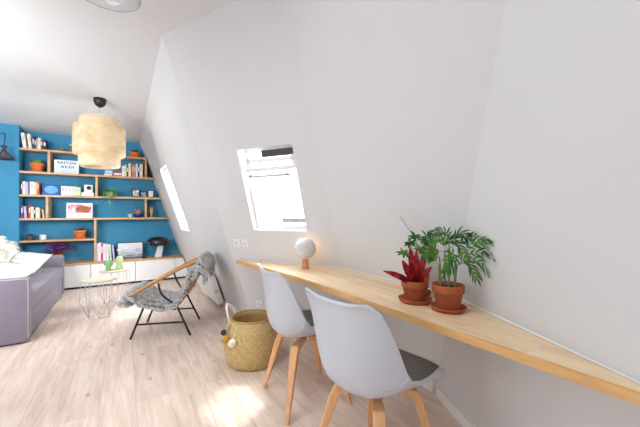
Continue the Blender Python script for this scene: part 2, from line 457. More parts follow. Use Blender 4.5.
for (x0, x1, y0, y1) in ADDED_ROOFWIN:  # frame and pane of the added roof window
    zc = CZ(x0, (y0 + y1) / 2) + .1; f = .05
    bm = B(); box(bm, x0, x1, y0, y0 + f, zc - .1, zc + .12); box(bm, x0, x1, y1 - f, y1, zc - .1, zc + .12); box(bm, x0, x0 + f, y0 + f, y1 - f, zc - .1, zc + .12); box(bm, x1 - f, x1, y0 + f, y1 - f, zc - .1, zc + .12)
    o = struct(obj('window_%d' % k, bm, TRIMW)); g = B(); box(g, x0 + f, x1 - f, y0 + f, y1 - f, zc + .07, zc + .076); obj('pane', g, PANE, o); k += 1
for w in ADDED_FW: added_window_frame('window_%d' % k, 'y', FY, *w); k += 1

# ---- skylights
def frame_axes(h, n):
    h = [V(p) for p in h]
    ux = (h[1] - h[0]); w = ux.length; ux = ux.normalized()
    uy = n.cross(ux).normalized()
    if uy.z < 0: uy = -uy
    hgt = (h[3] - h[0]).dot(uy)
    M = Matrix(((ux.x, uy.x, n.x, h[0].x), (ux.y, uy.y, n.y, h[0].y), (ux.z, uy.z, n.z, h[0].z), (0, 0, 0, 1)))
    return M, w, hgt
def skylight(name, h, n, detail):
    M, w, H = frame_axes(h, n)
    f = .035
    bm = B()
    for a in ((0, w, -.0, f), (0, w, H - f, H), (0, f, f, H - f), (w - f, w, f, H - f)):
        box(bm, a[0], a[1], a[2], a[3], .06, .105, M=M)
    o = struct(obj(name, bm, TRIMW))
    if detail:
        # centre-pivot sash standing open: its top bar leans into the room, its glass below leans out
        g = B(); box(g, f + .005, w - f - .005, f + .01, H - .16, .08, .086, M=M); obj('pane', g, PANE, o)
        s = B()
        box(s, f + .002, w - f - .002, H - .195, H - .165, .0, .035, M=M)
        box(s, f + .002, f + .03, H - .19, H - .08, .03, .058, M=M); box(s, w - f - .03, w - f - .002, H - .19, H - .08, .03, .058, M=M)
        box(s, f + .002, w - f - .002, H - .125, H - .095, .03, .055, M=M)
        obj('sash_top', s, WHITEP, o, label='white top of the tilted skylight sash')
        b2 = B()
        p = [M @ V(q) for q in ((.07, H - .235, -.02), (w - .07, H - .235, -.02))]
        tube(b2, p, .008)
        for xx in (.1, w / 2, w - .1): tube(b2, [M @ V((xx, H - .235, -.02)), M @ V((xx, H - .18, .015))], .006)
        obj('handle_bar', b2, GREYP, o, label='grey metal handle bar across the skylight')
        d = B(); box(d, .2, w - .005, H - .085, H - .03, .04, .058, M=M); obj('blind_box', d, mat('dark_blind', (70, 68, 70), .7, .2, 40), o, label='dark blind strip at the top of the skylight')
        c = B(); tube(c, bez([M @ V(q) for q in ((.12, H - .25, -.01), (.155, H - .38, .02), (.19, H - .5, .07))]), .003); obj('stay', c, BLACKM, o, label='thin dark stay crossing the glass')
        l = B(); box(l, w - .26, w - f, .06, .1, .05, .078, M=M); obj('lower_rail', l, GREYP, o, label='grey lower rail of the sash')
    else:
        g = B(); box(g, f, w - f, f, H - f, .08, .086, M=M); obj('pane', g, PANE, o)
        hb = B(); tube(hb, [M @ V((.1, H - .06, .045)), M @ V((w - .1, H - .06, .045))], .008); obj('handle_bar', hb, GREYP, o)
    return o
skylight('window_1', hA, nA, False)
skylight('window_2', hB, nB, True)

# ---- baseboards
def baseboard(name, c0, c1, s0=0, s1=1, hgt=.075, t=.014):
    bm = B(); p, q = c0(0), c1(0); pt, qt = c0(hgt), c1(hgt)
    n = (q - p).cross(V((0, 0, 1))).normalized()
    if n.dot(V((0, 1.5, 0)) - p) < 0: n = -n
    n = n * t
    P0, Q0 = p.lerp(q, s0), p.lerp(q, s1); P1, Q1 = pt.lerp(qt, s0), pt.lerp(qt, s1)
    a = [bm.verts.new(v) for v in (P0, Q0, Q1, P1)]; b = [bm.verts.new(v + n) for v in (P0, Q0, Q1, P1)]
    bm.faces.new(a); bm.faces.new(b[::-1])
    for i in range(4): bm.faces.new((a[i], a[(i + 1) % 4], b[(i + 1) % 4], b[i]))
    struct(obj(name, bm, TRIMW))
baseboard('baseboard_far_right', AF, AB, .16, .995)
baseboard('baseboard_bay', AB, BC, .01, .99)
baseboard('baseboard_corner', BC, CD, .01, .985)
baseboard('baseboard_near', CD, DE, .012, .9)

# ------------------------------------------------------------------ wall shelves and cabinets
SH = [2.188, 1.84, 1.487, 1.128, .79]         # top of each board
TH = .03
bk = thing('wall_shelving', 'oak wall shelving with five boards fixed across the petrol blue wall', 'shelving', (0, YB, 0))
def shelf_board(z, x1=None):
    bm = B(); y0, y1 = YF - YB, -.001
    xr0, xr1 = (Ax(YF, z - TH) - .004, Ax(YF, z) - .004) if x1 is None else (x1, x1)
    v = [(-1.311, z - TH), (xr0, z - TH), (xr1, z), (-1.311, z)]
    if x1 is None: v[1] = (xr1 - .0, z - TH)
    a = [bm.verts.new((x, y0, zz)) for x, zz in v]; b = [bm.verts.new((x, y1, zz)) for x, zz in v]
    bm.faces.new(a); bm.faces.new(b[::-1])
    for i in range(4): bm.faces.new((a[i], a[(i + 1) % 4], b[(i + 1) % 4], b[i]))
    obj('shelf', bm, SHELFWOOD, bk)
for i, z in enumerate(SH): shelf_board(z - .0, -.404 if i == 4 else None)
def divider(x, zlo, zhi):
    bm = B(); box(bm, x - .015, x + .015, YF - YB, -.001, zlo, zhi); obj('divider', bm, SHELFWOOD, bk)
divider(-.973, SH[1] + .001, SH[0] - TH - .001)
divider(.345, SH[1] + .001, SH[0] - TH - .001)
divider(-.37, SH[2] + .001, SH[1] - TH - .001)
divider(-.995, SH[3] + .001, SH[2] - TH - .001)
divider(.344, SH[3] + .001, SH[2] - TH - .001)
divider(-.388, .412, SH[3] - TH - .001)

YC = 6.25; CT = .41
tp = B()
v = [(-1.311, CT - .028), (Ax(YC, CT) - .012, CT - .028), (Ax(YC, CT) - .012, CT), (-1.311, CT)]
a = [tp.verts.new((x, YC - .01, z)) for x, z in v]; b = [tp.verts.new((x, YB - .002, z)) for x, z in v]
tp.faces.new(a); tp.faces.new(b[::-1])
for i in range(4): tp.faces.new((a[i], a[(i + 1) % 4], b[(i + 1) % 4], b[i]))
tag(obj('cabinet_worktop', tp, SHELFWOOD), 'long oak worktop lying over the low white cabinets', 'worktop')
cabs = [(-1.245, -.44, 'low white cabinet partly hidden behind the grey sofa', 0), (-.44, .182, 'low white cabinet behind the wire side tables', 0),
        (.182, .80, 'low white cabinet right of centre, below the black lamp', 0), (.80, None, 'narrow low white cabinet cut to the sloping wall', 1)]
for x0, x1, lab, sl in cabs:
    c = thing('low_cabinet', lab, 'cabinet', (x0, YC, 0), 0, 'low white cabinets under the shelves')
    if sl: q = [(.002, .03), (Ax(YC, .03) - x0 - .02, .03), (Ax(YC, .38) - x0 - .02, .38), (.002, .38)]
    else: q = [(.002, .03), (x1 - x0 - .002, .03), (x1 - x0 - .002, .38), (.002, .38)]
    def slab(y0, y1, qq):
        bm = B(); a = [bm.verts.new((x, y0, z)) for x, z in qq]; b = [bm.verts.new((x, y1, z)) for x, z in qq]
        bm.faces.new(a); bm.faces.new(b[::-1])
        for i in range(4): bm.faces.new((a[i], a[(i + 1) % 4], b[(i + 1) % 4], b[i]))
        return bm
    obj('carcass', slab(.024, .37, q), CARC, c)
    obj('door', slab(.002, .022, [(q[0][0] + .002, .034), (q[1][0] - .002, .034), (q[2][0] - .002, .378), (q[3][0] + .002, .378)]), DOORW, c)
    obj('plinth', slab(.035, .34, [(q[0][0], 0), (q[1][0] - .01, 0), (q[1][0] - .01, .03), (q[0][0], .03)]), DARKGAP, c, label='recessed plinth, coloured dark as its shadow gap')

# ------------------------------------------------------------------ books
BOOKC = {'white': (240, 238, 236), 'cream': (236, 226, 204), 'navy': (36, 44, 76), 'black': (28, 26, 28), 'red': (196, 48, 48), 'dark red': (122, 34, 36),
         'orange': (222, 116, 58), 'lilac': (192, 176, 218), 'purple': (110, 58, 150), 'yellow': (236, 206, 90), 'olive': (110, 116, 60), 'grey': (150, 156, 168), 'title grey': (204, 200, 202),
         'dark green': (36, 70, 52), 'pale green': (206, 226, 180), 'pale blue': (186, 214, 236), 'magenta': (206, 60, 120), 'blue': (62, 110, 180), 'brown': (122, 84, 58), 'pink': (230, 180, 190), 'tan': (202, 164, 116)}
def book_mat(c):
    return mat('book_cover_' + c.replace(' ', '_'), BOOKC[c], .55, .05, 30)
def book(x, y, z, w, d, h, colour, label, group, tilt=0, flat=False):
    """spine towards the room; cover wraps the page block"""
    t = .003
    bm = B()
    box(bm, 0, t, 0, d, 0, h); box(bm, w - t, w, 0, d, 0, h); box(bm, t, w - t, 0, t, 0, h)
    box(bm, t, w - t, t, d - .004, .003, h - .003, mi=1)
    # a title block on the spine
    if w > .016: box(bm, w * .25, w * .75, -.0006, 0, h * .45, h * .82, mi=2)
    ink = book_mat('white' if colour in ('navy', 'black', 'red', 'dark red', 'purple', 'dark green', 'blue', 'brown', 'magenta') else 'title grey')
    o = obj('book', bm, [book_mat(colour), PAPER, ink])
    o.location = (x, y, z)
    if flat: o.rotation_euler = (0, PI / 2, 0); o.location = (x, y, z + w)
    else:
        o.rotation_euler = (0, tilt, 0)
        if tilt < 0: o.location.z += w * math.sin(-tilt) * 0 ; o.location.x = x + 0; o.location.z = z - 0
    if tilt > 0: o.location.z = z + w * math.sin(tilt)
    return tag(o, label, 'book', group)
ORD = ['first', 'second', 'third', 'fourth', 'fifth', 'sixth', 'seventh', 'eighth', 'ninth', 'tenth', 'eleventh', 'twelfth']
def row(x, z, specs, where, side, group, y=6.40):
    for i, s in enumerate(specs):
        w, h, c = s[:3]; tilt = s[3] if len(s) > 3 else 0
        hh = h
        lean = (h * math.sin(abs(tilt)) if tilt else 0)
        # a negative tilt leans the top to the left, a positive one to the right
        if tilt < 0:
            ob = book(x + lean, y, z, w, .15, h, c, '%s-spined book, %s from the %s %s' % (c, ORD[i], side, where), group, tilt)
            x += lean + w * math.cos(tilt) + .001
        else:
            ob = book(x, y, z, w, .15, h, c, '%s-spined book, %s from the %s %s' % (c, ORD[i], side, where), group, tilt)
            x += w * math.cos(tilt) + lean + .001
    return x
row(-1.243, SH[0], [(.04, .235, 'white', -.12), (.036, .225, 'cream', -.09), (.024, .19, 'navy'), (.02, .16, 'dark red'), (.016, .165, 'grey'), (.034, .18, 'cream'), (.022, .15, 'dark red'), (.04, .145, 'black')],
    'on the topmost shelf', 'pier', 'books on the topmost shelf')
row(-1.24, SH[2], [(.018, .19, 'dark red'), (.032, .2, 'white'), (.03, .195, 'lilac'), (.014, .18, 'navy'), (.046, .2, 'white'), (.026, .19, 'cream'), (.026, .2, 'orange')],
    'on the third shelf, left of the blue picture', 'pier', 'books left of the blue picture')
row(-.785, SH[2], [(.045, .15, 'white'), (.044, .15, 'white'), (.044, .148, 'white'), (.04, .148, 'cream'), (.03, .145, 'pale green'), (.03, .138, 'pale green')],
    'in the pale row right of the blue picture', 'left', 'pale books right of the blue picture')
row(-1.24, SH[3], [(.026, .185, 'purple'), (.03, .18, 'lilac', -.06), (.014, .17, 'black'), (.022, .19, 'red'), (.036, .175, 'cream'), (.018, .15, 'navy'), (.036, .165, 'cream'), (.014, .16, 'yellow'), (.014, .14, 'black'), (.018, .14, 'white', -.1), (.014, .12, 'olive', -.1)],
    'on the fourth shelf', 'pier', 'books on the fourth shelf')
row(.005, SH[1], [(.034, .18, 'white'), (.03, .205, 'pale green'), (.024, .19, 'dark green'), (.036, .235, 'cream'), (.014, .225, 'red'), (.03, .22, 'orange'), (.03, .215, 'grey'), (.02, .235, 'white'), (.026, .225, 'navy'), (.05, .235, 'cream')],
    'of the upright row on the second shelf', 'left', 'upright books on the second shelf')
row(-.34, CT, [(.022, .285, 'lilac'), (.034, .3, 'white'), (.03, .29, 'magenta'), (.026, .28, 'white'), (.022, .275, 'pale blue'), (.024, .27, 'white'), (.026, .262, 'pale green', -.05), (.022, .25, 'lilac', -.08)],
    'on the cabinet worktop beside the picture', 'left', 'books on the cabinet worktop', y=6.36)
for (x0, wd, lst, nm) in ((-.24, .11, ['white', 'lilac', 'pale blue'], 'left flat stack'), (-.118, .115, ['orange', 'white', 'red'], 'right flat stack')):
    zz = SH[1]
    for i, c in enumerate(lst):
        th = .026 if nm.startswith('right') else .03
        bm = B(); box(bm, 0, wd, 0, .16, 0, .003); box(bm, 0, wd, 0, .16, th - .003, th); box(bm, 0, wd, 0, .003, .003, th - .003); box(bm, .002, wd - .002, .003, .157, .003, th - .003, mi=1)
        o = obj('book', bm, [book_mat(c), PAPER]); o.location = (x0 + .006 * i, 6.41, zz)
        tag(o, '%s book lying %s in the %s under the bamboo lampshade' % (c, ['lowest', 'in the middle', 'on top'][i], nm), 'book', 'books lying flat on the second shelf')
        zz += th + .0005

# ------------------------------------------------------------------ things on the shelves
def small_pot(name, label, cat, loc, r, h, m, saucer=False, group=None):
    t = thing(name, label, cat, loc, 0, group)
    z0 = .012 if saucer else 0
    if saucer:
        b = B(); lathe(b, [(r * .82, 0), (r * 1.02, .014), (r * 1.02, .02), (r * .8, .016), (r * .3, .012)]); obj('saucer', b, m, t)
        z0 = .0125
    b = B(); lathe(b, [(r * .72, z0), (r * .9, h * .68), (r * .92, h * .7), (r, h * .7), (r, h), (r * .9, h), (r * .86, h * .82)]); obj('pot', b, m, t)
    b = B(); lathe(b, [(r * .865, h * .83), (r * .3, h * .86)], 20, cap0=True); obj('soil', b, SOIL, t)
    return t
def cactus_bits(t, r, h, n, kind, m):
    b = B()
    for i in range(n):
        a = 2 * PI * i / n + random.random(); rr = r * (.0 if n == 1 else .5)
        c = V((rr * math.cos(a), rr * math.sin(a), h))
        if kind == 'globe': ball(b, c + V((0, 0, r * .3)), r * .42, seg=10, sz=(1, 1, 1.15))
        elif kind == 'column': ball(b, c + V((0, 0, r * .7)), r * .45, seg=10, sz=(1, 1, 2))
        elif kind == 'tuft':
            for q in range(9):
                an = random.random() * 6.28; leaf(b, c, (math.cos(an), math.sin(an), .9 + random.random()), r * (.7 + random.random() * .5), r * .3, .6)
    obj('plant', b, m, t, smooth=True)
t = small_pot('potted_succulent', 'wide terracotta pot of low succulents on the second shelf left of the light box', 'plant', (-1.07, 6.47, SH[1]), .092, .14, TERRA2, True); cactus_bits(t, .09, .125, 7, 'globe', CACT)
t = small_pot('potted_cactus', 'tiny potted cactus on the topmost shelf, nearer the books', 'plant', (-.775, 6.44, SH[0]), .03, .05, mat('brown_pot', (150, 118, 92), .8)); cactus_bits(t, .03, .045, 1, 'globe', CACT)
t = small_pot('potted_cactus', 'tiny potted cactus with pale top on the topmost shelf, nearer the lampshade', 'plant', (-.675, 6.44, SH[0]), .032, .05, mat('brown_pot', (150, 118, 92), .8)); cactus_bits(t, .034, .045, 1, 'column', CACT)
b = B(); ball(b, (0, 0, .125), .014, seg=8); obj('bloom', b, mat('pale_bloom', (232, 216, 206), .8), t, label='pale bloom on top')
t = small_pot('potted_plant', 'round terracotta pot with dark leaves at the right end of the topmost shelf', 'plant', (.19, 6.47, SH[0]), .082, .1, TERRA2, True); cactus_bits(t, .075, .085, 6, 'tuft', LEAFD)
t = small_pot('potted_succulent', 'terracotta pot with saucer alone on the fifth shelf above the purple plant', 'plant', (-.56, 6.47, SH[4]), .085, .135, TERRA2, True); cactus_bits(t, .07, .115, 5, 'tuft', LEAFG)
t = small_pot('potted_cactus', 'small white pot with round cactus on the fourth shelf below the trailing plant', 'plant', (.12, 6.44, SH[3]), .034, .06, mat('white_glaze', (230, 230, 226), .4)); cactus_bits(t, .05, .05, 1, 'globe', CACT)
t = small_pot('potted_plant', 'orange pot in a dark blue bowl with one pale feathery leaf, fourth shelf', 'plant', (.235, 6.45, SH[3]), .05, .125, TERRA2)
b = B(); lathe(b, [(.04, 0.001), (.062, .02), (.066, .06), (.06, .066), (.055, .03)], cap0=False, cap1=False); obj('bowl', b, mat('cobalt_glaze', (34, 40, 110), .25), t, label='dark blue glazed bowl')
b = B(); leaf(b, (-.01, 0, .1), (-.5, .05, .8), .2, .035, .5); leaf(b, (.015, 0, .1), (.3, 0, .8), .09, .03, .5); obj('plant', b, leaf_mat('pale_leaf', (190, 200, 170), (222, 226, 204)), t)
# trailing plant
t = small_pot('trailing_plant', 'pale pot of lime green trailing plant hanging over the third shelf edge', 'plant', (-.17, 6.43, SH[2]), .07, .09, mat('sage_glaze', (196, 214, 190), .4))
b = B(); R = random.Random(3)
for i in range(26):
    a = R.uniform(PI, 2 * PI); L_ = R.uniform(.06, .26)
    p = [V((.05 * math.cos(a), .05 * math.sin(a), .085)), V((.085 * math.cos(a) , .1 * math.sin(a), .1)), V((.09 * math.cos(a), .09 * math.sin(a) - .035, .08 - L_))]
    if abs(a - 1.5 * PI) > 1.0: p[2].z = max(p[2].z, .012)
    for q in bez(p, 6): leaf(b, q, (R.uniform(-1, 1), R.uniform(-1, .1), R.uniform(-.6, .6)), .035, .024, .4, n=3)
obj('foliage', b, LEAFL, t)

def frame_pic(name, label, cat, loc, w, h, tilt, fm, pm, border=.012, depth=.014, extra=None):
    t = thing(name, label, cat, loc); t.rotation_euler = (-tilt, 0, 0)
    b = B()
    box(b, -w / 2, w / 2, 0, depth, 0, border); box(b, -w / 2, w / 2, 0, depth, h - border, h); box(b, -w / 2, -w / 2 + border, 0, depth, border, h - border); box(b, w / 2 - border, w / 2, 0, depth, border, h - border)
    obj('frame', b, fm, t)
    b = B(); box(b, -w / 2 + border, w / 2 - border, depth * .4, depth * .9, border, h - border); obj('picture', b, pm, t)
    if extra: extra(t)
    return t
def swirl_mat(name, stops, scale, dist=2, rough=.6):
    m = bpy.data.materials.new(name); m.use_nodes = True
    N = m.node_tree.nodes; L = m.node_tree.links; b = N['Principled BSDF']; b.inputs['Roughness'].default_value = rough
    tc = N.new('ShaderNodeTexCoord'); nz = N.new('ShaderNodeTexNoise'); nz.inputs['Scale'].default_value = scale; nz.inputs['Distortion'].default_value = dist
    L.new(tc.outputs['Object'], nz.inputs['Vector'])
    cr = N.new('ShaderNodeValToRGB'); el = cr.color_ramp.elements
    while len(el) < len(stops): el.new(.5)
    for e, (p, c) in zip(el, stops): e.position = p; e.color = rgb(c)
    L.new(nz.outputs['Fac'], cr.inputs['Fac']); L.new(cr.outputs[0], b.inputs['Base Color'])
    return m
def blue_extra(t):
    b = B(); lathe(b, [(.001, 0), (.5, 0)], 24, cap0=False, cap1=False)
    bmesh.ops.transform(b, matrix=Matrix.Translation((0, .0045, .09)) @ Matrix.Rotation(PI / 2, 4, 'X') @ Matrix.Diagonal((.165, .125, 1, 1)), verts=b.verts)
    obj('motif', b, swirl_mat('pale_blue_lines', [(.4, (120, 190, 236)), (.5, (60, 140, 210)), (.56, (140, 204, 240))], 30, 3), t, label='pale blue oval patch of fine lines')
frame_pic('blue_picture', 'square bright blue picture with a pale blue patch on the third shelf', 'picture', (-.905, 6.44, SH[2]), .215, .175, .08, mat('blue_card', (38, 104, 186), .6), mat('blue_card', (38, 104, 186), .6), .01, .012, blue_extra)
# white card with colourful print
def print_extra(t):
    b = B(); box(b, -.15, .15, .0016, .0036, .085, .222); obj('print', b, swirl_mat('pink_print', [(.36, (176, 40, 76)), (.5, (232, 168, 190)), (.62, (240, 220, 226))], 12, 1), t, label='pink and crimson print')
    b = B(); lathe(b, [(.001, 0), (.5, 0)], 28, cap0=False, cap1=False); bmesh.ops.transform(b, matrix=Matrix.Translation((.04, .001, .145)) @ Matrix.Rotation(PI / 2, 4, 'X') @ Matrix.Diagonal((.19, .11, 1, 1)), verts=b.verts)
    obj('print_motif', b, swirl_mat('brown_dish', [(.35, (90, 66, 50)), (.5, (196, 96, 52)), (.65, (150, 120, 90))], 26, 2), t, label='brown and orange oval motif')
    b = B()
    for i in range(14): box(b, -.13 + i * .019, -.117 + i * .019, .0012, .0036, .052, .058 if i % 4 else .0535)
    obj('caption_line', b, mat('faint_grey', (200, 196, 198), .8), t)
frame_pic('art_print', 'white card printed with a pink and brown picture on the fourth shelf', 'picture', (-.56, 6.42, SH[3]), .34, .245, .1, mat('white_card', (244, 242, 242), .6), mat('white_card', (244, 242, 242), .6), .012, .01, print_extra)
# small white photo card standing on a white box
bm = B(); box(bm, -.085, .085, -.06, .06, 0, .06, bev=.004)
tag(obj('white_box', bm, mat('white_card', (244, 242, 242), .6), loc=(-.455, 6.46, SH[2])), 'small white box under the photo card on the third shelf', 'box')
def card_extra(t):
    b = B(); lathe(b, [(.001, 0), (.032, 0)], 20, cap0=False, cap1=False); bmesh.ops.transform(b, matrix=Matrix.Translation((.005, .002, .078)) @ Matrix.Rotation(PI / 2, 4, 'X'), verts=b.verts); obj('dark_spot', b, mat('dark_violet', (48, 40, 66), .7, .3), t, label='dark round spot')
frame_pic('photo_card', 'white card with a dark round spot standing on the small white box', 'card', (-.45, 6.455, SH[2] + .0605), .115, .13, .06, mat('white_card', (244, 242, 242), .6), mat('white_card', (244, 242, 242), .6), .006, .008, card_extra)
# three small frames
PH1 = swirl_mat('photo_grey', [(.4, (150, 150, 156)), (.55, (226, 224, 224)), (.7, (246, 244, 244))], 20, 1)
PH2 = swirl_mat('photo_blue', [(.35, (70, 100, 140)), (.5, (160, 180, 204)), (.65, (230, 234, 238))], 16, 1)
BF = mat('black_frame', (26, 24, 28), .5)
frame_pic('framed_photo', 'black photo frame on the third shelf, left of the three small ones', 'picture frame', (.205, 6.43, SH[2]), .125, .15, .08, BF, PH1, .016)
frame_pic('framed_photo', 'low dark photo frame in the middle of the three small ones, third shelf', 'picture frame', (.325, 6.455, SH[2]), .11, .105, .08, BF, PH2, .012)
frame_pic('framed_photo', 'black photo frame with pale picture nearest the sloping wall, third shelf', 'picture frame', (.43, 6.43, SH[2]), .105, .14, .08, BF, mat('white_card', (244, 242, 242), .6), .014)
# light box with letters
lb = thing('light_box', 'white cinema light box with dark letters on the second shelf', 'light box', (-.72, 6.42, SH[1]))
b = B(); box(b, -.155, .155, 0, .045, 0, .215, bev=.004); obj('body', b, mat('lightbox_white', (224, 232, 244), .4, .01), lb)
b = B()
for zz in (.07, .138): box(b, -.15, .15, -.003, -.0002, zz, zz + .003)
obj('letter_rail', b, mat('rail_clear', (200, 208, 220), .3), lb)
def text(s, size, m, parent, loc, sx=1.0, name='lettering', label=None):
    cu = bpy.data.curves.new('t', 'FONT'); cu.body = s; cu.size = size; cu.align_x = 'CENTER'; cu.extrude = .0006; cu.space_character = 1.3; cu.offset = .0016
    tmp = bpy.data.objects.new('t', cu); COL.objects.link(tmp)
    dg = bpy.context.evaluated_depsgraph_get(); me = bpy.data.meshes.new_from_object(tmp.evaluated_get(dg))
    bpy.data.objects.remove(tmp)
    me.transform(Matrix.Diagonal((sx, 1, 1, 1)))
    me.materials.clear(); me.materials.append(m)
    o = bpy.data.objects.new(name, me); COL.objects.link(o); o.parent = parent; o.location = loc; o.rotation_euler = (PI / 2, 0, 0)
    if label: o['label'] = label
    return o
LET = mat('letter_ink', (46, 44, 56), .6)
text('NASTION', .058, LET, lb, (.005, -.0012, .152), .78)
text('WEIEN', .058, LET, lb, (.01, -.0012, .086), .8)
text('CURIOUX', .058, mat('letter_pale_blue', (168, 190, 220), .6), lb, (0, -.0012, .018), .8)

# foggy picture on the worktop
fogm = bpy.data.materials.new('foggy_sea'); fogm.use_nodes = True
N = fogm.node_tree.nodes; L = fogm.node_tree.links; pb = N['Principled BSDF']; pb.inputs['Roughness'].default_value = .25
tc = N.new('ShaderNodeTexCoord'); sx = N.new('ShaderNodeSeparateXYZ'); L.new(tc.outputs['Object'], sx.inputs[0])
mpn = N.new('ShaderNodeMapping'); mpn.inputs['Scale'].default_value = (4, 1, 18); L.new(tc.outputs['Object'], mpn.inputs['Vector'])
nz = N.new('ShaderNodeTexNoise'); nz.inputs['Scale'].default_value = 1.6; nz.inputs['Detail'].default_value = 6; L.new(mpn.outputs[0], nz.inputs['Vector'])
ad = N.new('ShaderNodeMath'); ad.operation = 'MULTIPLY_ADD'; ad.inputs[1].default_value = 2.6; L.new(sx.outputs['Z'], ad.inputs[0]); L.new(nz.outputs['Fac'], ad.inputs[2])
crr = N.new('ShaderNodeValToRGB'); el = crr.color_ramp.elements; el.new(.5)
for e, (p, c) in zip(el, ((.5, (110, 124, 150)), (.75, (186, 192, 206)), (1.0, (226, 228, 234)))): e.position = p; e.color = rgb(c)
L.new(ad.outputs[0], crr.inputs['Fac']); L.new(crr.outputs[0], pb.inputs['Base Color'])
frame_pic('framed_picture', 'dark framed picture of a misty grey seascape standing on the cabinet worktop', 'picture', (.125, 6.46, CT), .4, .285, .08, BF, fogm, .014, .018)
bm = B(); box(bm, -.035, .035, -.03, .03, 0, .016, bev=.004)
tag(obj('black_box', bm, BLACKM, loc=(.325, 6.36, CT)), 'small flat black box on the worktop between picture and black lamp', 'box')
# black mushroom lamp on slanted marble column
t = thing('table_lamp', 'table lamp with glossy black dome on a slanted white column, on the worktop', 'lamp', (.55, 6.43, CT))
b = B()
q0 = [(-.06, -.045), (.045, -.045), (.045, .045), (-.06, .045)]
lo = [b.verts.new((x, y, 0)) for x, y in q0]; up_ = [b.verts.new((x * .86 + .05, y * .9, .235)) for x, y in q0]
b.faces.new(lo[::-1]); b.faces.new(up_)
for i in range(4): b.faces.new((lo[i], lo[(i + 1) % 4], up_[(i + 1) % 4], up_[i]))
obj('column', b, MARBLE, t)
b = B(); Ms = Matrix.Translation((-.0, 0, .27)) @ Matrix.Rotation(.07, 4, 'Y') @ Matrix.Diagonal((1.16, 1.16, 1.75, 1))
lathe(b, [(.04, -.028), (.105, -.034), (.152, -.03), (.166, -.008), (.155, .02), (.12, .042), (.06, .054), (.01, .057)], 40, M=Ms); obj('dome', b, BLACKG, t, label='glossy black domed shade')
b = B(); ball(b, (-.09, -.03, .236), .016, seg=10, sz=(1, 1, .5)); obj('bulb', b, mat('warm_white_bulb', (250, 244, 230), .3), t)
# wooden hand
t = thing('wooden_hand', 'jointed wooden artist hand standing upright on the fourth shelf', 'figurine', (.44, 6.45, SH[3]))
b = B(); lathe(b, [(.03, 0), (.03, .012), (.02, .014), (.02, .018)], 20); obj('base', b, HANDWOOD, t)
b = B(); tube(b, [(0, 0, .018), (0, 0, .06), (0, 0, .085)], [.015, .016, .02]); ball(b, (0, 0, .105), .027, sz=(1, .6, 1.2)); obj('palm', b, HANDWOOD, t)
for i, (dx, l) in enumerate(((-.019, .065), (-.006, .08), (.007, .075), (.019, .06))):
    b = B(); tube(b, [(dx * .9, 0, .125), (dx * 1.15, -.004, .125 + l * .5), (dx * 1.3, -.012, .125 + l)], [.0068, .006, .0045]); obj('finger', b, HANDWOOD, t)
b = B(); tube(b, [(-.022, 0, .09), (-.04, -.006, .115), (-.044, -.01, .14)], [.008, .007, .005]); obj('thumb', b, HANDWOOD, t)
# camera and candle
t = thing('film_camera', 'small black camera on the fifth shelf near the pier', 'camera', (-1.14, 6.43, SH[4]))
b = B(); box(b, -.06, .06, -.02, .03, 0, .075, bev=.006); box(b, -.025, .03, -.016, .026, .076, .095, bev=.004); obj('body', b, BLACKM, t)
b = B(); lathe(b, [(.028, 0), (.03, .025), (.024, .026), (.018, .02)], 24, M=Matrix.Translation((.005, -.02, .038)) @ Matrix.Rotation(PI / 2, 4, 'X')); obj('lens', b, mat('lens_grey', (70, 70, 78), .3), t)
bm = B(); lathe(bm, [(.036, 0), (.042, .004), (.042, .078), (.038, .08), (.036, .06)], 24); lathe(bm, [(.0365, .055), (.01, .056)], 24)
tag(obj('candle_holder', bm, mat('white_glaze', (238, 238, 236), .4), loc=(-1.0, 6.43, SH[4])), 'small white cup beside the black camera on the fifth shelf', 'cup')
# purple plant
t = small_pot('purple_shamrock', 'bushy purple leaved plant in a terracotta pot on the worktop behind the sofa arm', 'plant', (-.84, 6.42, CT), .075, .15, TERRA2)
b = B(); s = B(); R = random.Random(5)
for i in range(70):
    a = R.uniform(0, 6.283); el_ = R.uniform(.25, 1.35); L_ = R.uniform(.12, .25)
    tip = V((math.cos(a) * math.cos(el_) * L_ * 1.0, math.sin(a) * math.cos(el_) * L_ * .75, .12 + math.sin(el_) * L_ * 1.05))
    tube(s, [(0, 0, .12), tip * .5 + V((0, 0, .08)), tip], .0018, 4)
    for k in range(3):
        an = a + k * 2.09; leaf(b, tip, (math.cos(an), math.sin(an), .1), .05, .055, .5, n=3)
for q in (b, s):
    for v in q.verts: v.co.z = min(v.co.z, .325); v.co.y = min(v.co.y, .21)
obj('foliage', b, LEAFP, t); obj('stem', s, mat('purple_stem', (120, 70, 110), .6), t)

# everything standing on the boards keeps to the same spacing as the boards themselves
for o in list(COL.objects):
    if o.parent is None and 'category' in o.keys() and 6.3 < o.location.y < 6.55 and o['category'] not in ('cabinet', 'shelving', 'worktop'):
        o.location.x -= .064 * max(0, min(1, (.5 - o.location.x) / 1.75))
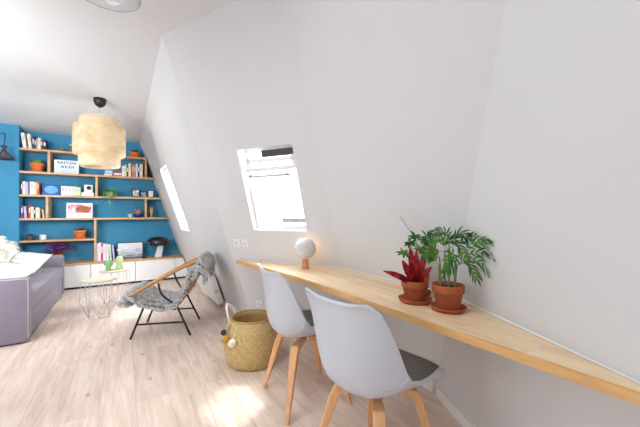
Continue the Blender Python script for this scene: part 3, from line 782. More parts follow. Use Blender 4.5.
# wall lamp on the pier
t = thing('wall_lamp', 'dark hourglass shaded lamp hanging from a bracket on the blue pier', 'lamp', (-1.64, YF, 2.27))
b = B(); lathe(b, [(.05, 0), (.05, .02), (.03, .026)], 24, M=Matrix.Rotation(PI / 2, 4, 'X')); obj('wall_plate', b, BLACKM, t)
b = B(); tube(b, bez([(0, -.02, 0), (.08, -.12, .03), (.2, -.2, .07), (.222, -.205, .06), (.222, -.205, .0), (.214, -.205, -.11)], 6), .006); obj('arm', b, BLACKM, t)
b = B(); lathe(b, [(.045, 0), (.016, -.035), (.02, -.06), (.108, -.19), (.105, -.19), (.017, -.062), (.013, -.04)], 32, c=(.214, -.205, -.11), cap0=True, cap1=False); obj('shade', b, mat('plum_black_shade', (64, 56, 66), .45), t)
b = B(); ball(b, (.214, -.205, -.255), .03, seg=12); obj('bulb', b, mat('warm_white_bulb', (250, 244, 230), .3), t)

# ------------------------------------------------------------------ bamboo pendant
PX, PY = -.24, 4.72
pz = CZ(PX, PY)
t = thing('pendant_lamp', 'tiered woven bamboo pendant lampshade hanging from a black ceiling cup', 'lamp', (PX, PY, pz))
b = B(); lathe(b, [(.066, 0), (.068, -.03), (.055, -.075), (.02, -.105), (.006, -.11)], 28); obj('ceiling_cup', b, BLACKM, t, label='black ceiling cup')
b = B(); tube(b, [(0, 0, -.105), (0, 0, 2.07 - pz)], .003, 6); obj('cord', b, GREYP, t)
b = B(); lathe(b, [(.014, 2.05 - pz), (.016, 2.12 - pz), (.006, 2.14 - pz)], 16); obj('socket', b, GREYP, t)
b = B(); ball(b, (0, 0, 2.0 - pz), .045, seg=16, sz=(1, 1, 1.15)); obj('bulb', b, mat('pearl_bulb', (250, 246, 238), .3), t)
for r, z1, z0 in ((.212, 2.372, 2.2), (.272, 2.262, 1.91), (.216, 1.965, 1.775)):
    b = B(); k_ = .02
    lathe(b, [(r - k_, z0 - pz), (r - .004, z0 + .012 - pz), (r, z0 + .03 - pz), (r, z1 - .03 - pz), (r - .004, z1 - .012 - pz), (r - k_, z1 - pz)], 48, cap0=False, cap1=False); s_ = obj('shade', b, BAMBOO, t)
    for zz, rr in ((z0, r - k_), (z1, r - k_)):
        b = B(); tube(b, [(rr * math.cos(2 * PI * j / 40), rr * math.sin(2 * PI * j / 40), zz - pz) for j in range(40)], .005, 6, closed=True)
        obj('rim', b, mat('bamboo_rim', (232, 206, 164), .6), s_)
b = B()
for j in range(3):
    a = j * 2.094; tube(b, [(0, 0, 2.3 - pz), (.192 * math.cos(a), .192 * math.sin(a), 2.372 - pz)], .003, 6)
    tube(b, [(.193 * math.cos(a), .193 * math.sin(a), 2.2 - pz), (.252 * math.cos(a), .252 * math.sin(a), 2.26 - pz)], .003, 6)
    tube(b, [(.196 * math.cos(a), .196 * math.sin(a), 1.965 - pz), (.252 * math.cos(a), .252 * math.sin(a), 1.911 - pz)], .003, 6)
obj('wire_spider', b, GREYP, t)
# glass pendant near the camera
GX, GY = -.08, 2.17
gz = CZ(GX, GY)
t = thing('glass_pendant', 'clear glass dome pendant cut off by the top of the picture', 'lamp', (GX, GY, gz))
b = B(); lathe(b, [(.05, 0), (.05, -.02), (.012, -.03)], 24); obj('ceiling_cup', b, WHITEP, t)
b = B(); tube(b, [(0, 0, -.03), (0, 0, -.12)], .004, 6); lathe(b, [(.016, -.18), (.018, -.12), (.01, -.115)], 16); obj('lamp_holder', b, WHITEP, t)
b = B(); lathe(b, [(.17, 2.465 - gz), (.172, 2.47 - gz), (.165, 2.55 - gz), (.13, 2.62 - gz), (.07, 2.655 - gz), (.02, 2.665 - gz)], 48, cap0=False, cap1=False); g_ = obj('glass_dome', b, GLOBE_GLASS, t)
b = B(); tube(b, [(.171 * math.cos(2 * PI * j / 48), .171 * math.sin(2 * PI * j / 48), 2.465 - gz) for j in range(48)], .0025, 6, closed=True); obj('rim', b, mat('glass_rim', (170, 172, 180), .15), g_)

# ------------------------------------------------------------------ sofa
SX1, SX0, SY0, SY1 = -.74, -1.72, 3.88, 6.02
t = thing('sofa', 'lavender grey fabric sofa with boxy arms along the left', 'sofa', (SX1, SY0, 0))
LS = SY1 - SY0; DW = SX1 - SX0
def soft_box(x0, x1, y0, y1, z0, z1, bev):
    b = B(); box(b, x0, x1, y0, y1, z0, z1, bev=bev); return b
obj('arm', soft_box(-DW, 0, 0, .14, .012, .60, .025), SOFAF, t, smooth=True, auto=True)
obj('arm', soft_box(-DW, 0, LS - .14, LS, .012, .58, .025), SOFAF, t, smooth=True, auto=True)
obj('base', soft_box(-DW, -.01, .145, LS - .145, .012, .25, .012), SOFAF, t, smooth=True, auto=True)
obj('seat_cushion', soft_box(-DW + .2, 0, .146, LS - .146, .255, .425, .03), SOFAF, t, smooth=True, auto=True)
obj('back', soft_box(-DW, -DW + .2, .146, LS - .146, .255, .8, .04), SOFAF, t, smooth=True, auto=True)
b = B(); tube(b, [(-.002, .006, .05), (-.002, .006, .575), (-.01, .006, .593), (-.03, .006, .598), (-DW + .03, .006, .598)], .004, 8); obj('piping', b, PIPING, t, label='pale seam along the near arm edge')
for fx in (-DW + .08, -.08):
    for fy in (.07, LS - .07):
        b = B(); lathe(b, [(.022, 0), (.026, .0115)], 16, c=(fx, fy, 0)); obj('foot', b, BLACKM, t)
# cushions
def cushion(name, label, loc, rot, w, h, th, m, seed, ink=True):
    R = random.Random(seed); n = 12
    b = B(); top = []; bot = []
    for i in range(n + 1):
        a, c = [], []
        for j in range(n + 1):
            u, v = i / n * 2 - 1, j / n * 2 - 1
            k = (1 - abs(u) ** 3.0) * (1 - abs(v) ** 3.0)
            pinch = 1 - .06 * (1 - abs(u * v))
            x, y = u * w / 2 * (1 - .05 * (1 - v * v) * abs(u)), v * h / 2 * (1 - .05 * (1 - u * u) * abs(v))
            z = th * .5 * k ** .55 + R.uniform(-.003, .003)
            edge = i in (0, n) or j in (0, n)
            p = b.verts.new((x, y, 0 if edge else z)); a.append(p)
            c.append(p if edge else b.verts.new((x, y, -z)))
        top.append(a); bot.append(c)
    for i in range(n):
        for j in range(n):
            b.faces.new((top[i][j], top[i + 1][j], top[i + 1][j + 1], top[i][j + 1]))
            b.faces.new((bot[i][j], bot[i][j + 1], bot[i + 1][j + 1], bot[i + 1][j]))
    t = thing(name, label, 'cushion', loc); t.rotation_euler = rot
    obj('cover', b, m, t, smooth=True)
    if ink:
        s = B()
        for r_ in range(5):
            y = (r_ - 2) * h * .17; pts = []
            x0 = -w * .36 + R.uniform(0, .04); L_ = w * R.uniform(.5, .72)
            for q in range(46):
                x = x0 + L_ * q / 45 + .008 * math.cos(q * 1.5)
                yy = y + .016 * math.sin(q * 1.5) * (.5 + .5 * math.sin(q * .37 + r_))
                u, v = x / w * 2, yy / h * 2
                k = max(0, (1 - abs(u) ** 3) * (1 - abs(v) ** 3))
                pts.append((x, yy, th * .5 * k ** .55 + .001))
            tube(s, pts, .0014, 4)
        obj('script_print', s, INK, t, label='rows of looping grey handwriting')
    return t
cushion('script_cushion', 'white cushion printed with grey handwriting, nearest the far sofa arm', (-1.03, 5.31, .575), (.66, .1, -.55), .4, .36, .14, CREAM, 1)
cushion('script_cushion', 'white handwriting cushion lying nearest the near sofa arm', (-1.1, 4.62, .55), (.34, .12, -.3), .5, .42, .15, CREAM, 2)
# fluffy throw heaped over cushions and back
def tufts(b, pts, n, length, width, R, lay=.8, mi=0):
    for _ in range(n):
        p, nn = R.choice(pts)
        d = (nn + V((R.uniform(-lay, lay), R.uniform(-lay, lay), R.uniform(-lay, lay * .3)))).normalized()
        s = d.cross(V((R.uniform(-1, 1), R.uniform(-1, 1), R.uniform(-1, 1)))).normalized() * width
        s2 = d.cross(s).normalized() * width
        q = p + V((R.uniform(-.012, .012), R.uniform(-.012, .012), R.uniform(-.006, .006)))
        L_ = length * R.uniform(.6, 1.2)
        mid = q + d * L_ * .55; tip = q + d * L_ * .95 + V((0, 0, -.25 * L_))
        v = [b.verts.new(q + s), b.verts.new(q - s), b.verts.new(mid - s * .8), b.verts.new(mid + s * .8), b.verts.new(tip)]
        v2 = [b.verts.new(q + s2), b.verts.new(q - s2), b.verts.new(mid - s2 * .8), b.verts.new(mid + s2 * .8)]
        for f in ((v[0], v[1], v[2], v[3]), (v[3], v[2], v[4]), tuple(v2), (v2[3], v2[2], v[4])):
            b.faces.new(f).material_index = mi
t = thing('fluffy_throw', 'fluffy cream throw heaped behind the cushions on the sofa', 'throw', (-1.33, 5.46, .43))
b = B(); R = random.Random(11); pts = []; grid = []
for i in range(25):
    r_ = []
    for j in range(15):
        u, v = i / 24 * 2 - 1, j / 14 * 2 - 1
        y = u * .44; x = v * .19 + .02 * math.sin(5 * u)
        k = max(0, 1 - abs(u) ** 4) * max(0, 1 - abs(v) ** 4)
        z = (.37 + .06 * math.sin(7 * u + 1) + .04 * math.sin(11 * v + 4 * u)) * k + .006
        r_.append(b.verts.new((x, y, z))); pts.append((V((x, y, z)), V((v * .8, u * .4, .7))))
    grid.append(r_)
for i in range(24):
    for j in range(14): b.faces.new((grid[i][j], grid[i + 1][j], grid[i + 1][j + 1], grid[i][j + 1]))
bmesh.ops.recalc_face_normals(b, faces=b.faces)
o = obj('blanket', b, FURW, t, smooth=True)
b = B(); tufts(b, pts, 9000, .03, .004, R, 1.3); o = obj('pile', b, FURW, t); o['kind'] = 'stuff'

# ------------------------------------------------------------------ wire side tables
def side_table(label, loc, r, h, rot):
    t = thing('wire_side_table', label, 'table', loc, rot, 'nesting wire side tables')
    b = B(); prism(b, [(r * math.cos(PI / 3 * k), r * math.sin(PI / 3 * k)) for k in range(6)], h - .016, h); obj('table_top', b, TABLEWOOD, t)
    b = B(); w = .0028
    def ring(rr, z, n=6, off=0): return [V((rr * math.cos(2 * PI / n * k + off), rr * math.sin(2 * PI / n * k + off), z)) for k in range(n)]
    top = ring(r * .97, h - .02); mid = ring(r * 1.0, h * .42); bot = ring(r * .62, .005, 6, PI / 6)
    tube(b, top, w, 6, closed=True); tube(b, bot, w, 6, closed=True)
    for k in range(6):
        tube(b, [top[k], mid[k], bot[k]], w, 6); tube(b, [mid[k], bot[(k - 1) % 6]], w, 6)
    tm = ring(r * .84, h - .02, 6, PI / 6); mm = ring(r * .72, h * .3, 6, PI / 6)
    for k in range(6): tube(b, [tm[k], mm[k], bot[k]], w * .8, 6)
    obj('wire_basket', b, WIRE, t)
    return t
side_table('lower wire side table with bare pale wooden top, nearer the camera', (-.235, 4.45, 0), .178, .44, .12)
TB = (-.09, 4.95)
side_table('wire side table behind, carrying the two green cactus ornaments', (TB[0], TB[1], 0), .178, .462, .3)
GC1 = mat('leaf_green_ceramic', (136, 184, 130), .3, .1, 30); GC2 = mat('pale_green_ceramic', (186, 210, 150), .3, .12, 40)
def ribbed(b, prof, n=36, ribs=9, c=(0, 0, 0)):
    rings = []
    for r, z in prof:
        rings.append([b.verts.new((c[0] + r * (1 + .08 * math.cos(ribs * 2 * PI * j / n)) * math.cos(2 * PI * j / n), c[1] + r * (1 + .08 * math.cos(ribs * 2 * PI * j / n)) * math.sin(2 * PI * j / n), c[2] + z)) for j in range(n)])
    for a, d in zip(rings, rings[1:]):
        for j in range(n): b.faces.new((a[j], a[(j + 1) % n], d[(j + 1) % n], d[j])).smooth = True
    b.faces.new(rings[0][::-1]); b.faces.new(rings[-1])
t = thing('cactus_ornament', 'green cactus ornament with two arms on the back side table', 'ornament', (TB[0] - .07, TB[1] - .05, .462))
b = B(); ribbed(b, [(.026, 0), (.029, .02), (.029, .1), (.024, .122), (.01, .134)]); obj('trunk', b, GC1, t)
for sgn, z in ((-1, .07), (1, .055)):
    b = B(); tube(b, bez([(sgn * .022, 0, z), (sgn * .036, 0, z + .006), (sgn * .044, 0, z + .03), (sgn * .045, 0, z + .065)], 5), [.01] * 15 + [.006], 10); obj('arm', b, GC1, t)
t = thing('cactus_vase', 'taller pale green ribbed cactus vase with a white flower on top', 'ornament', (TB[0] + .05, TB[1] - .02, .462))
b = B(); ribbed(b, [(.036, 0), (.041, .03), (.041, .1), (.037, .145), (.025, .17), (.016, .175)]); obj('body', b, GC2, t)
b = B(); tube(b, [(0, 0, .175), (.004, 0, .21), (0, 0, .235)], .007, 8); obj('stem', b, GC2, t)
b = B()
for k in range(7): leaf(b, (0, 0, .23), (math.cos(k * .9), math.sin(k * .9), 1.2), .05, .03, .6, n=4)
obj('flower', b, mat('white_petals', (246, 244, 240), .6), t)

# ------------------------------------------------------------------ rattan lounge chair with sheepskin
CL = V((.404, 3.60, 0)); th_ = math.atan2(.367, -.93)
t = thing('rattan_lounge_chair', 'reclined rattan lounge chair on thin black steel legs', 'armchair', CL, th_)
HW = .27
b = B()
hoop = [(.22, -HW, .452), (.02, -HW, .568), (-.20, -HW, .682), (-.295, -.245, .716), (-.33, -.15, .722), (-.34, 0, .724), (-.33, .15, .722), (-.295, .245, .716), (-.20, HW, .682), (.02, HW, .568), (.22, HW, .452), (.265, .25, .428), (.288, .14, .412), (.292, 0, .408), (.288, -.14, .412), (.265, -.25, .428)]
tube(b, bez(hoop + [hoop[0]], 6)[:-1], .0095, 10, closed=True)
# second, thinner cane bound under the hoop
h2 = [(x * .985, y * .965, z - .0165) for x, y, z in hoop]
tube(b, bez(h2 + [h2[0]], 6)[:-1], .006, 8, closed=True)
obj('rattan_hoop', b, RATTAN, t)
b = B()     # cane lattice of the sling
prof = [(.29, .405), (.25, .365), (.19, .322), (.08, .292), (-.04, .278), (-.12, .298), (-.19, .37), (-.255, .50), (-.31, .63), (-.338, .72)]
pp = bez([(x, 0, z) for x, z in prof], 4)
for y in (-.2, -.15, -.1, -.05, 0, .05, .1, .15, .2):
    tube(b, [(p.x, y, p.z + .02 * (abs(y) / .27) ** 2.5) for p in pp], .005, 6)
for i in range(3, len(pp) - 2, 2):
    p = pp[i]; tube(b, [(p.x, y, p.z + .02 * (abs(y) / .27) ** 2.5 - .002) for y in [(-.24 + .04 * q) for q in range(13)]], .005, 6)
obj('cane_sling', b, RATTAN, t)
FEET = {('f', -1): (.285, -.24), ('r', -1): (-.262, -.235), ('f', 1): (.275, .24), ('r', 1): (-.262, .235)}
for s in (-1, 1):
    tops = {'f': V((.165, s * .215, .30)), 'r': V((-.13, s * .215, .30))}
    for k in 'fr':
        x, y = FEET[(k, s)]
        b = B(); tube(b, [tops[k], (x, y, .004)], .0105, 8); obj('leg', b, BLACKM, t)
    b = B(); f = V((FEET[('f', s)][0], FEET[('f', s)][1], 0)); r_ = V((FEET[('r', s)][0], FEET[('r', s)][1], 0))
    tube(b, [tops['f'].lerp(f, .55), tops['r'].lerp(r_, .55)], .009, 8); obj('stretcher', b, BLACKM, t)
    b = B(); tube(b, bez([(.02, s * .272, .535), (-.01, s * .285, .44), (-.06, s * .255, .37), tops['r']], 6), .0095, 8); tube(b, [tops['f'], tops['r']], .0095, 8); obj('side_bracket', b, BLACKM, t)
b = B()
for x in (.165, -.13): tube(b, [(x, -.215, .30), (x * .9, 0, .265), (x, .215, .30)], .0095, 8)
obj('cross_bracket', b, BLACKM, t)
# sheepskin lying in the sling
t = thing('sheepskin', 'shaggy grey sheepskin draped over the rattan lounge chair', 'throw', CL, th_)
sp = [(.262, .352), (.302, .362), (.32, .40), (.295, .44), (.24, .415), (.18, .37), (.07, .335), (-.04, .320), (-.115, .34), (-.17, .405), (-.23, .53), (-.28, .655), (-.32, .748), (-.36, .76), (-.388, .71), (-.375, .60)]
sp = bez([(x, 0, z) for x, z in sp], 4)
b = B(); R = random.Random(21); grid = []; pts = []; NN = len(sp); K = 15
for i, p in enumerate(sp):
    a = sp[max(0, i - 1)]; c = sp[min(NN - 1, i + 1)]; tg = (c - a).normalized(); nn = V((tg.z, 0, -tg.x))
    if nn.dot(V((p.x * 0, 0, 1))) < 0 and 10 < i < 48: nn = -nn
    nn = V((-tg.z, 0, tg.x)); 
    if i > 10 and i < 44 and nn.z < 0: nn = -nn
    if i <= 10: nn = V((abs(nn.x), 0, abs(nn.z))) if i > 3 else V((.9, 0, .3))
    if i >= 44: nn = V((-abs(nn.x) - .2, 0, abs(nn.z) * (1 if i < 52 else -.2)))
    nn.normalize()
    tt = i / (NN - 1)
    w = .262 + .012 * math.sin(tt * 17) + (.036 if tt > .6 else 0)
    if i < 4 or i > NN - 6: w *= .8
    row_ = []
    for j in range(K):
        u = j / (K - 1) * 2 - 1
        inside = 10 < i < 38
        q = V((p.x, u * w, p.z + (-.06 * max(0, abs(u) - .75) / .25 if inside else (-.09 * abs(u) ** 4 if tt > .6 else -.03 * u * u)))) + nn * .006 + V((0, 0, R.uniform(-.006, .006)))
        row_.append(b.verts.new(q)); pts.append((q, nn))
    grid.append(row_)
for i in range(NN - 1):
    for j in range(K - 1): b.faces.new((grid[i][j], grid[i + 1][j], grid[i + 1][j + 1], grid[i][j + 1]))
o = obj('hide', b, FURD, t, smooth=True)
b = B(); tufts(b, pts + [q for q in pts if abs(q[0].y) > .2] * 2, 14000, .044, .0034, R, 1.0); o = obj('wool', b, FURG, t); o['kind'] = 'stuff'

# ------------------------------------------------------------------ convector heater on the far right wall
M_ = None
p0 = V((Ax(4.9, .07), 4.9, .07)); p1 = V((Ax(4.03, .07), 4.03, .07))
ux = (p1 - p0).normalized(); uy = (V((Ax(4.9, .45), 4.9, .45)) - p0).normalized(); n_in = ux.cross(uy).normalized()
if n_in.x > 0: n_in = -n_in
uy = (uy - ux * uy.dot(ux)).normalized()
M_ = Matrix(((ux.x, uy.x, n_in.x, p0.x), (ux.y, uy.y, n_in.y, p0.y), (ux.z, uy.z, n_in.z, p0.z), (0, 0, 0, 1)))
W_ = (p1 - p0).length; H_ = .4
t = thing('electric_heater', 'flat white electric heater on the wall behind the lounge chair', 'heater', p0)
def local(b): bmesh.ops.transform(b, matrix=Matrix.Translation(-p0) @ M_, verts=b.verts); return b
b = B(); box(b, 0, W_, 0, H_, .025, .105, bev=.012); obj('body', local(b), HEATW, t)
b = B(); box(b, .06, W_ - .06, .05, H_ - .09, .1055, .109); obj('front_panel', local(b), mat('heater_panel', (228, 226, 228), .45, .01), t)
b = B(); box(b, .05, W_ - .05, H_ - .06, H_ - .03, .1055, .1075)
obj('outlet_grille', local(b), mat('heater_slot', (60, 58, 62), .6), t, label='dark outlet slot along the top')
b = B(); box(b, .1, .14, .1, H_ - .1, .001, .0245); box(b, W_ - .14, W_ - .1, .1, H_ - .1, .001, .0245); obj('bracket', local(b), BLACKM, t)
b = B(); box(b, W_ + .0005, W_ + .004, H_ - .24, H_ - .2, .05, .09); obj('dial', local(b), mat('heater_dial', (206, 204, 206), .4), t)

# ------------------------------------------------------------------ sockets on the bay wall
def on_wall(p, n):
    n = -V(n); up = V((0, 0, 1)); uy = (up - n * up.dot(n)).normalized(); ux = uy.cross(n).normalized()
    return Matrix(((ux.x, uy.x, n.x, p[0]), (ux.y, uy.y, n.y, p[1]), (ux.z, uy.z, n.z, p[2]), (0, 0, 0, 1)))
def socket(label, p, n, o0):
    p = V(p); p = p - n * n.dot(p - o0)
    t = thing('wall_socket', label, 'socket', p, 0, 'white wall sockets'); M = Matrix.Translation(-p) @ on_wall(p, n)
    b = B(); box(b, -.038, .038, -.038, .038, .0005, .009, bev=.003, M=M); obj('plate', b, WHITEP, t)
    b = B(); lathe(b, [(.021, .0092), (.021, .0105), (.018, .0105)], 24, M=M); obj('insert', b, mat('socket_insert', (222, 222, 222), .4), t)
    b = B()
    for sx_ in (-.009, .009): lathe(b, [(.003, .0106), (.003, .0112)], 10, c=(sx_, 0, 0), M=M)
    obj('hole', b, DARKGAP, t)
socket('left white wall socket of the pair above the desk end', (.925, 2.962, .918), nB, AB(0))
socket('right white wall socket of the pair above the desk end', (.977, 2.877, .918), nB, AB(0))
socket('single white wall socket low under the end of the desk', (1.14, 2.94, .3), nB, AB(0))

# ------------------------------------------------------------------ desk
DZ = .75
def inset(p, n, d=.004): return p - V((n.x, n.y, 0)).normalized() * d
back = [AB(DZ) + V((-.0, -.03, 0)), BC(DZ) + V((-.01, .0, 0)), CD(DZ) + V((-.012, .02, 0))]
dtip = CD(DZ) + V((-.412, -.911, 0)) * .97
back[0] = V((.945, 3.0, DZ)); back[1] = BC(DZ) + V((-.006, -.002, 0)); back[2] = CD(DZ) + V((-.006, .004, 0))
dn = V((nD.x, nD.y, 0)).normalized()
tip = CD(DZ) + V((-.412, -.911, 0)) * 1.06 - dn * .006
back[2] = CD(DZ) - dn * .006
front = [tip + V((-.012, .0, 0)), V((1.098, .25, DZ)), V((1.085, .7, DZ)), V((1.068, 1.3, DZ)), V((1.052, 1.9, DZ)), V((.985, 2.6, DZ)), V((.925, 2.99, DZ))]
def on_plane_xy(p, o0, n, d=.006):     # pull a point just inside a wall plane
    k = n.dot(p - o0)
    nh = V((n.x, n.y, 0)); s = (k + d) / n.dot(nh)
    return p - nh * s if k > -d else p
poly3 = [on_plane_xy(p, AB(0), nB) for p in back[:2]] + [back[2], tip] + front
poly = [(p.x, p.y) for p in poly3]
b = B(); prism(b, poly, DZ - .034, DZ, 0)
b.faces.ensure_lookup_table()
for f in b.faces:
    if abs(f.normal.z) < .5: f.material_index = 1
    f.normal_update()
for f in b.faces: f.material_index = 0 if abs(f.normal.z) > .5 else 1
es = [e for e in b.edges if all(abs(v.co.z - DZ) < 1e-5 for v in e.verts)]
rb = bmesh.ops.bevel(b, geom=es, offset=.004, segments=2, affect='EDGES')
for f in rb['faces']: f.material_index = 1
dk = thing('desk', 'long pale beech desk fixed along the bay wall under the skylight', 'desk', (0, 0, 0))
obj('desk_top', b, [DESKWOOD, EDGEWOOD], dk)
b = B()
for y in (2.2, 1.35):
    box(b, 1.2, 1.5, y - .015, y + .015, .675, DZ - .0345)
obj('bracket', b, WHITEP, dk)
# white sealant line along the back edge
b = B(); seq = [AB(DZ) + V((.02, -.06, .003)), BC(DZ), CD(DZ), tip]
pts_ = [poly3[0] + V((.0, .0, .003)), poly3[1] + V((0, 0, .003)), poly3[2] + V((0, 0, .003)), poly3[3] + V((0, 0, .003))]
tube(b, pts_, .0045, 6); struct(obj('trim_1', b, TRIMW))

# ------------------------------------------------------------------ chairs
def chair_model(label, loc, rz):
    t = thing('tub_chair', label, 'chair', loc, rz, 'grey tub chairs at the desk')
    prof = [(.245, .462), (.225, .470), (.15, .452), (.05, .438), (-.06, .432), (-.15, .438), (-.212, .476), (-.238, .55), (-.25, .64), (-.258, .73), (-.266, .80), (-.274, .838), (-.28, .845)]
    hw = [.212, .224, .238, .248, .256, .262, .264, .262, .256, .246, .232, .206, .17]
    lift = [.0, .012, .038, .07, .105, .135, .148, .135, .11, .08, .052, .03, .014]     # how far the side edge is raised off the pan
    N_ = 17; b = B(); G = []
    P3 = bez([(x, 0, z) for x, z in prof], 4); W3 = bez([(x, y, 0) for x, y in zip(hw, lift)], 4)
    for i, p in enumerate(P3):
        a = P3[max(0, i - 1)]; c = P3[min(len(P3) - 1, i + 1)]; tg = (c - a).normalized()
        nn = V((tg.z, 0, -tg.x)).normalized()
        r_ = []
        for j in range(N_):
            u = j / (N_ - 1) * 2 - 1
            k = abs(u) ** 2.4
            q = p + nn * W3[i].y * k + V((0, u * W3[i].x * (1 - .03 * k), 0))
            r_.append(b.verts.new(q))
        G.append(r_)
    for i in range(len(G) - 1):
        for j in range(N_ - 1): b.faces.new((G[i][j], G[i + 1][j], G[i + 1][j + 1], G[i][j + 1])).smooth = True
    o = obj('shell', b, GREYSHELL, t, smooth=True)
    sd = o.modifiers.new('thickness', 'SOLIDIFY'); sd.thickness = .014; sd.offset = 0
    bv = o.modifiers.new('round', 'BEVEL'); bv.width = .005; bv.segments = 2; bv.limit_method = 'ANGLE'; bv.angle_limit = math.radians(50)
    # pad
    b = B(); T = []; U = []
    rows = [q for q in range(3, len(P3)) if P3[q].x > -.19 and P3[q].z < .5]
    for n_, i in enumerate(rows):
        p = P3[i]; tg = (P3[i + 1] - P3[i - 1]).normalized(); nn = V((tg.z, 0, -tg.x)).normalized()
        a, c = [], []
        for j in range(13):
            u = (j / 12 * 2 - 1) * .84; k = abs(u) ** 2.4
            q = p + V((0, u * W3[i].x, 0)) + nn * W3[i].y * k
            e = .02 * (1 - abs(u / .84) ** 6) * (.5 if n_ in (0, len(rows) - 1) else 1) + .013
            a.append(b.verts.new(q + nn * e)); c.append(b.verts.new(q + nn * .0085))
        T.append(a); U.append(c)
    for i in range(len(rows) - 1):
        for j in range(12):
            b.faces.new((T[i][j], T[i + 1][j], T[i + 1][j + 1], T[i][j + 1])); b.faces.new((U[i][j], U[i][j + 1], U[i + 1][j + 1], U[i + 1][j]))
    for A_, C_ in ((T[0], U[0]), (T[-1], U[-1])):
        for j in range(12): b.faces.new((A_[j], A_[j + 1], C_[j + 1], C_[j]))
    for j in (0, 12):
        for i in range(len(rows) - 1): b.faces.new((T[i][j], T[i + 1][j], U[i + 1][j], U[i][j]))
    obj('seat_pad', b, PADG, t, smooth=True, auto=True, label='dark taupe seat pad')
    # beech base: four legs, each bending into an arm that meets under the seat
    for sx_, sy_ in ((1, 1), (1, -1), (-1, 1), (-1, -1)):
        b = B()
        path = [(V((sx_ * .02, sy_ * .02, .388)), .021, .018), (V((sx_ * .098, sy_ * .098, .388)), .023, .02), (V((sx_ * .122, sy_ * .122, .386)), .026, .024), (V((sx_ * .138, sy_ * .138, .335)), .0235, .027), (V((sx_ * .214, sy_ * .214, 0.0)), .0135, .0135)]
        rings = []
        dd = V((sx_, sy_, 0)).normalized(); sd_ = V((-dd.y, dd.x, 0))
        for i, (p, a, c) in enumerate(path):
            if i < 2: ax = V((0, 0, 1))
            elif i == 2: ax = (dd + V((0, 0, 1))).normalized()
            else: ax = dd
            if i == 4: ax = dd
            rings.append([b.verts.new(p + sd_ * a * x + ax * c * y * .8) for x, y in ((-1, -1), (1, -1), (1, 1), (-1, 1))])
        for r0, r1 in zip(rings, rings[1:]):
            for j in range(4): b.faces.new((r0[j], r0[(j + 1) % 4], r1[(j + 1) % 4], r1[j]))
        b.faces.new(rings[0][::-1]); b.faces.new(rings[-1])
        o = obj('leg', b, LEGWOOD, t)
        bv = o.modifiers.new('round', 'BEVEL'); bv.width = .005; bv.segments = 2
    b = B(); box(b, -.05, .05, -.05, .05, .406, .424); obj('mount_plate', b, GREYSHELL, t)
    return t
c1 = chair_model('pale grey tub chair nearest the camera at the desk', (.99, 1.092, 0), math.radians(8))
c2 = dup(c1, (1.02, 1.80, 0), math.radians(-5), 'pale grey tub chair farther away, beside the woven basket')

# ------------------------------------------------------------------ basket
BX, BY = .895, 2.45
t = thing('belly_basket', 'round woven seagrass basket standing on the floor beside the far chair', 'basket', (BX, BY, 0), .3)
b = B()
SCB = 1.08
pr_ = [(.15, .0), (.178, .012), (.195, .06), (.205, .12), (.212, .19), (.21, .205), (.207, .215), (.2, .26), (.185, .31), (.168, .35), (.160, .362), (.152, .355), (.165, .315), (.185, .27), (.197, .2), (.19, .1), (.165, .02)]
pr_ = [(r * SCB, z) for r, z in pr_]; lathe(b, pr_, 56); obj('body', b, SEAGRASS, t)
b = B(); tube(b, [(.172 * math.cos(2 * PI * j / 40), .172 * math.sin(2 * PI * j / 40), .362) for j in range(40)], .007, 8, closed=True); obj('rim', b, mat('seagrass_rim', (176, 146, 80), .85, .2, 60), t)
ROPE = mat('white_rope', (228, 224, 214), .85, .12, 90)
def polar(a, r, z): return V((r * math.cos(a), r * math.sin(a), z))
a0 = 2.2
b = B(); tube(b, bez([polar(a0 - .42, .182, .34), polar(a0 - .32, .2, .41), polar(a0, .215, .455), polar(a0 + .32, .2, .41), polar(a0 + .42, .182, .34)], 6), .0085, 8); obj('handle', b, ROPE, t, label='white rope handle standing up')
a0 += PI
b = B(); tube(b, bez([polar(a0 - .42, .192, .345), polar(a0 - .3, .225, .30), polar(a0, .242, .262), polar(a0 + .3, .225, .30), polar(a0 + .42, .192, .345)], 6), .0085, 8); obj('handle', b, ROPE, t, label='white rope handle hanging down')
for a, z, r_, m, nm in ((3.42, .235, .03, mat('cream_wool', (240, 230, 206), .95, .08, 60, bump=.4), 'cream pompom'), (3.12, .245, .027, mat('mustard_wool', (196, 150, 40), .95, .1, 60, bump=.4), 'mustard pompom'), (2.98, .29, .022, mat('charcoal_wool', (54, 50, 56), .95, .1, 60, bump=.4), 'dark grey pompom')):
    b = B(); rr = .235 + r_ * .5; ball(b, polar(a, rr, z), r_, seg=16)
    tube(b, [polar(a, .195, .345), polar(a, .215, .3), polar(a, rr, z + r_ * .7)], .002, 5); obj('pompom', b, m, t, label=nm)

# ------------------------------------------------------------------ desk lamp
LXY = V((1.255, 2.215, DZ))
hN = V((nB.x, nB.y, 0)).normalized()
t = thing('desk_lamp', 'white globe lamp on a wooden foot standing on the desk under the skylight', 'lamp', LXY)
b = B(); lathe(b, [(.031, 0), (.032, .004), (.0245, .078), (.02, .084)], 28); obj('foot', b, LAMPWOOD, t, label='turned wooden foot')
b = B()     # deep dish that opens towards the wall
pr2 = []
for i in range(15):
    a = PI * .5 * 1.22 * i / 14
    pr2.append((.088 * math.sin(PI * .61 - a) if False else .088 * math.cos(PI * .11 - PI * .61 * i / 14 * 1.0) if False else .088 * math.sin(PI - (PI * .38 + PI * .62 * i / 14)), .088 * math.cos(PI * .38 + PI * .62 * i / 14)))
pr2[-1] = (.001, -.088)
rot = V((0, 0, 1)).rotation_difference(hN).to_matrix().to_4x4()
Md = Matrix.Translation((0, 0, .165)) @ rot
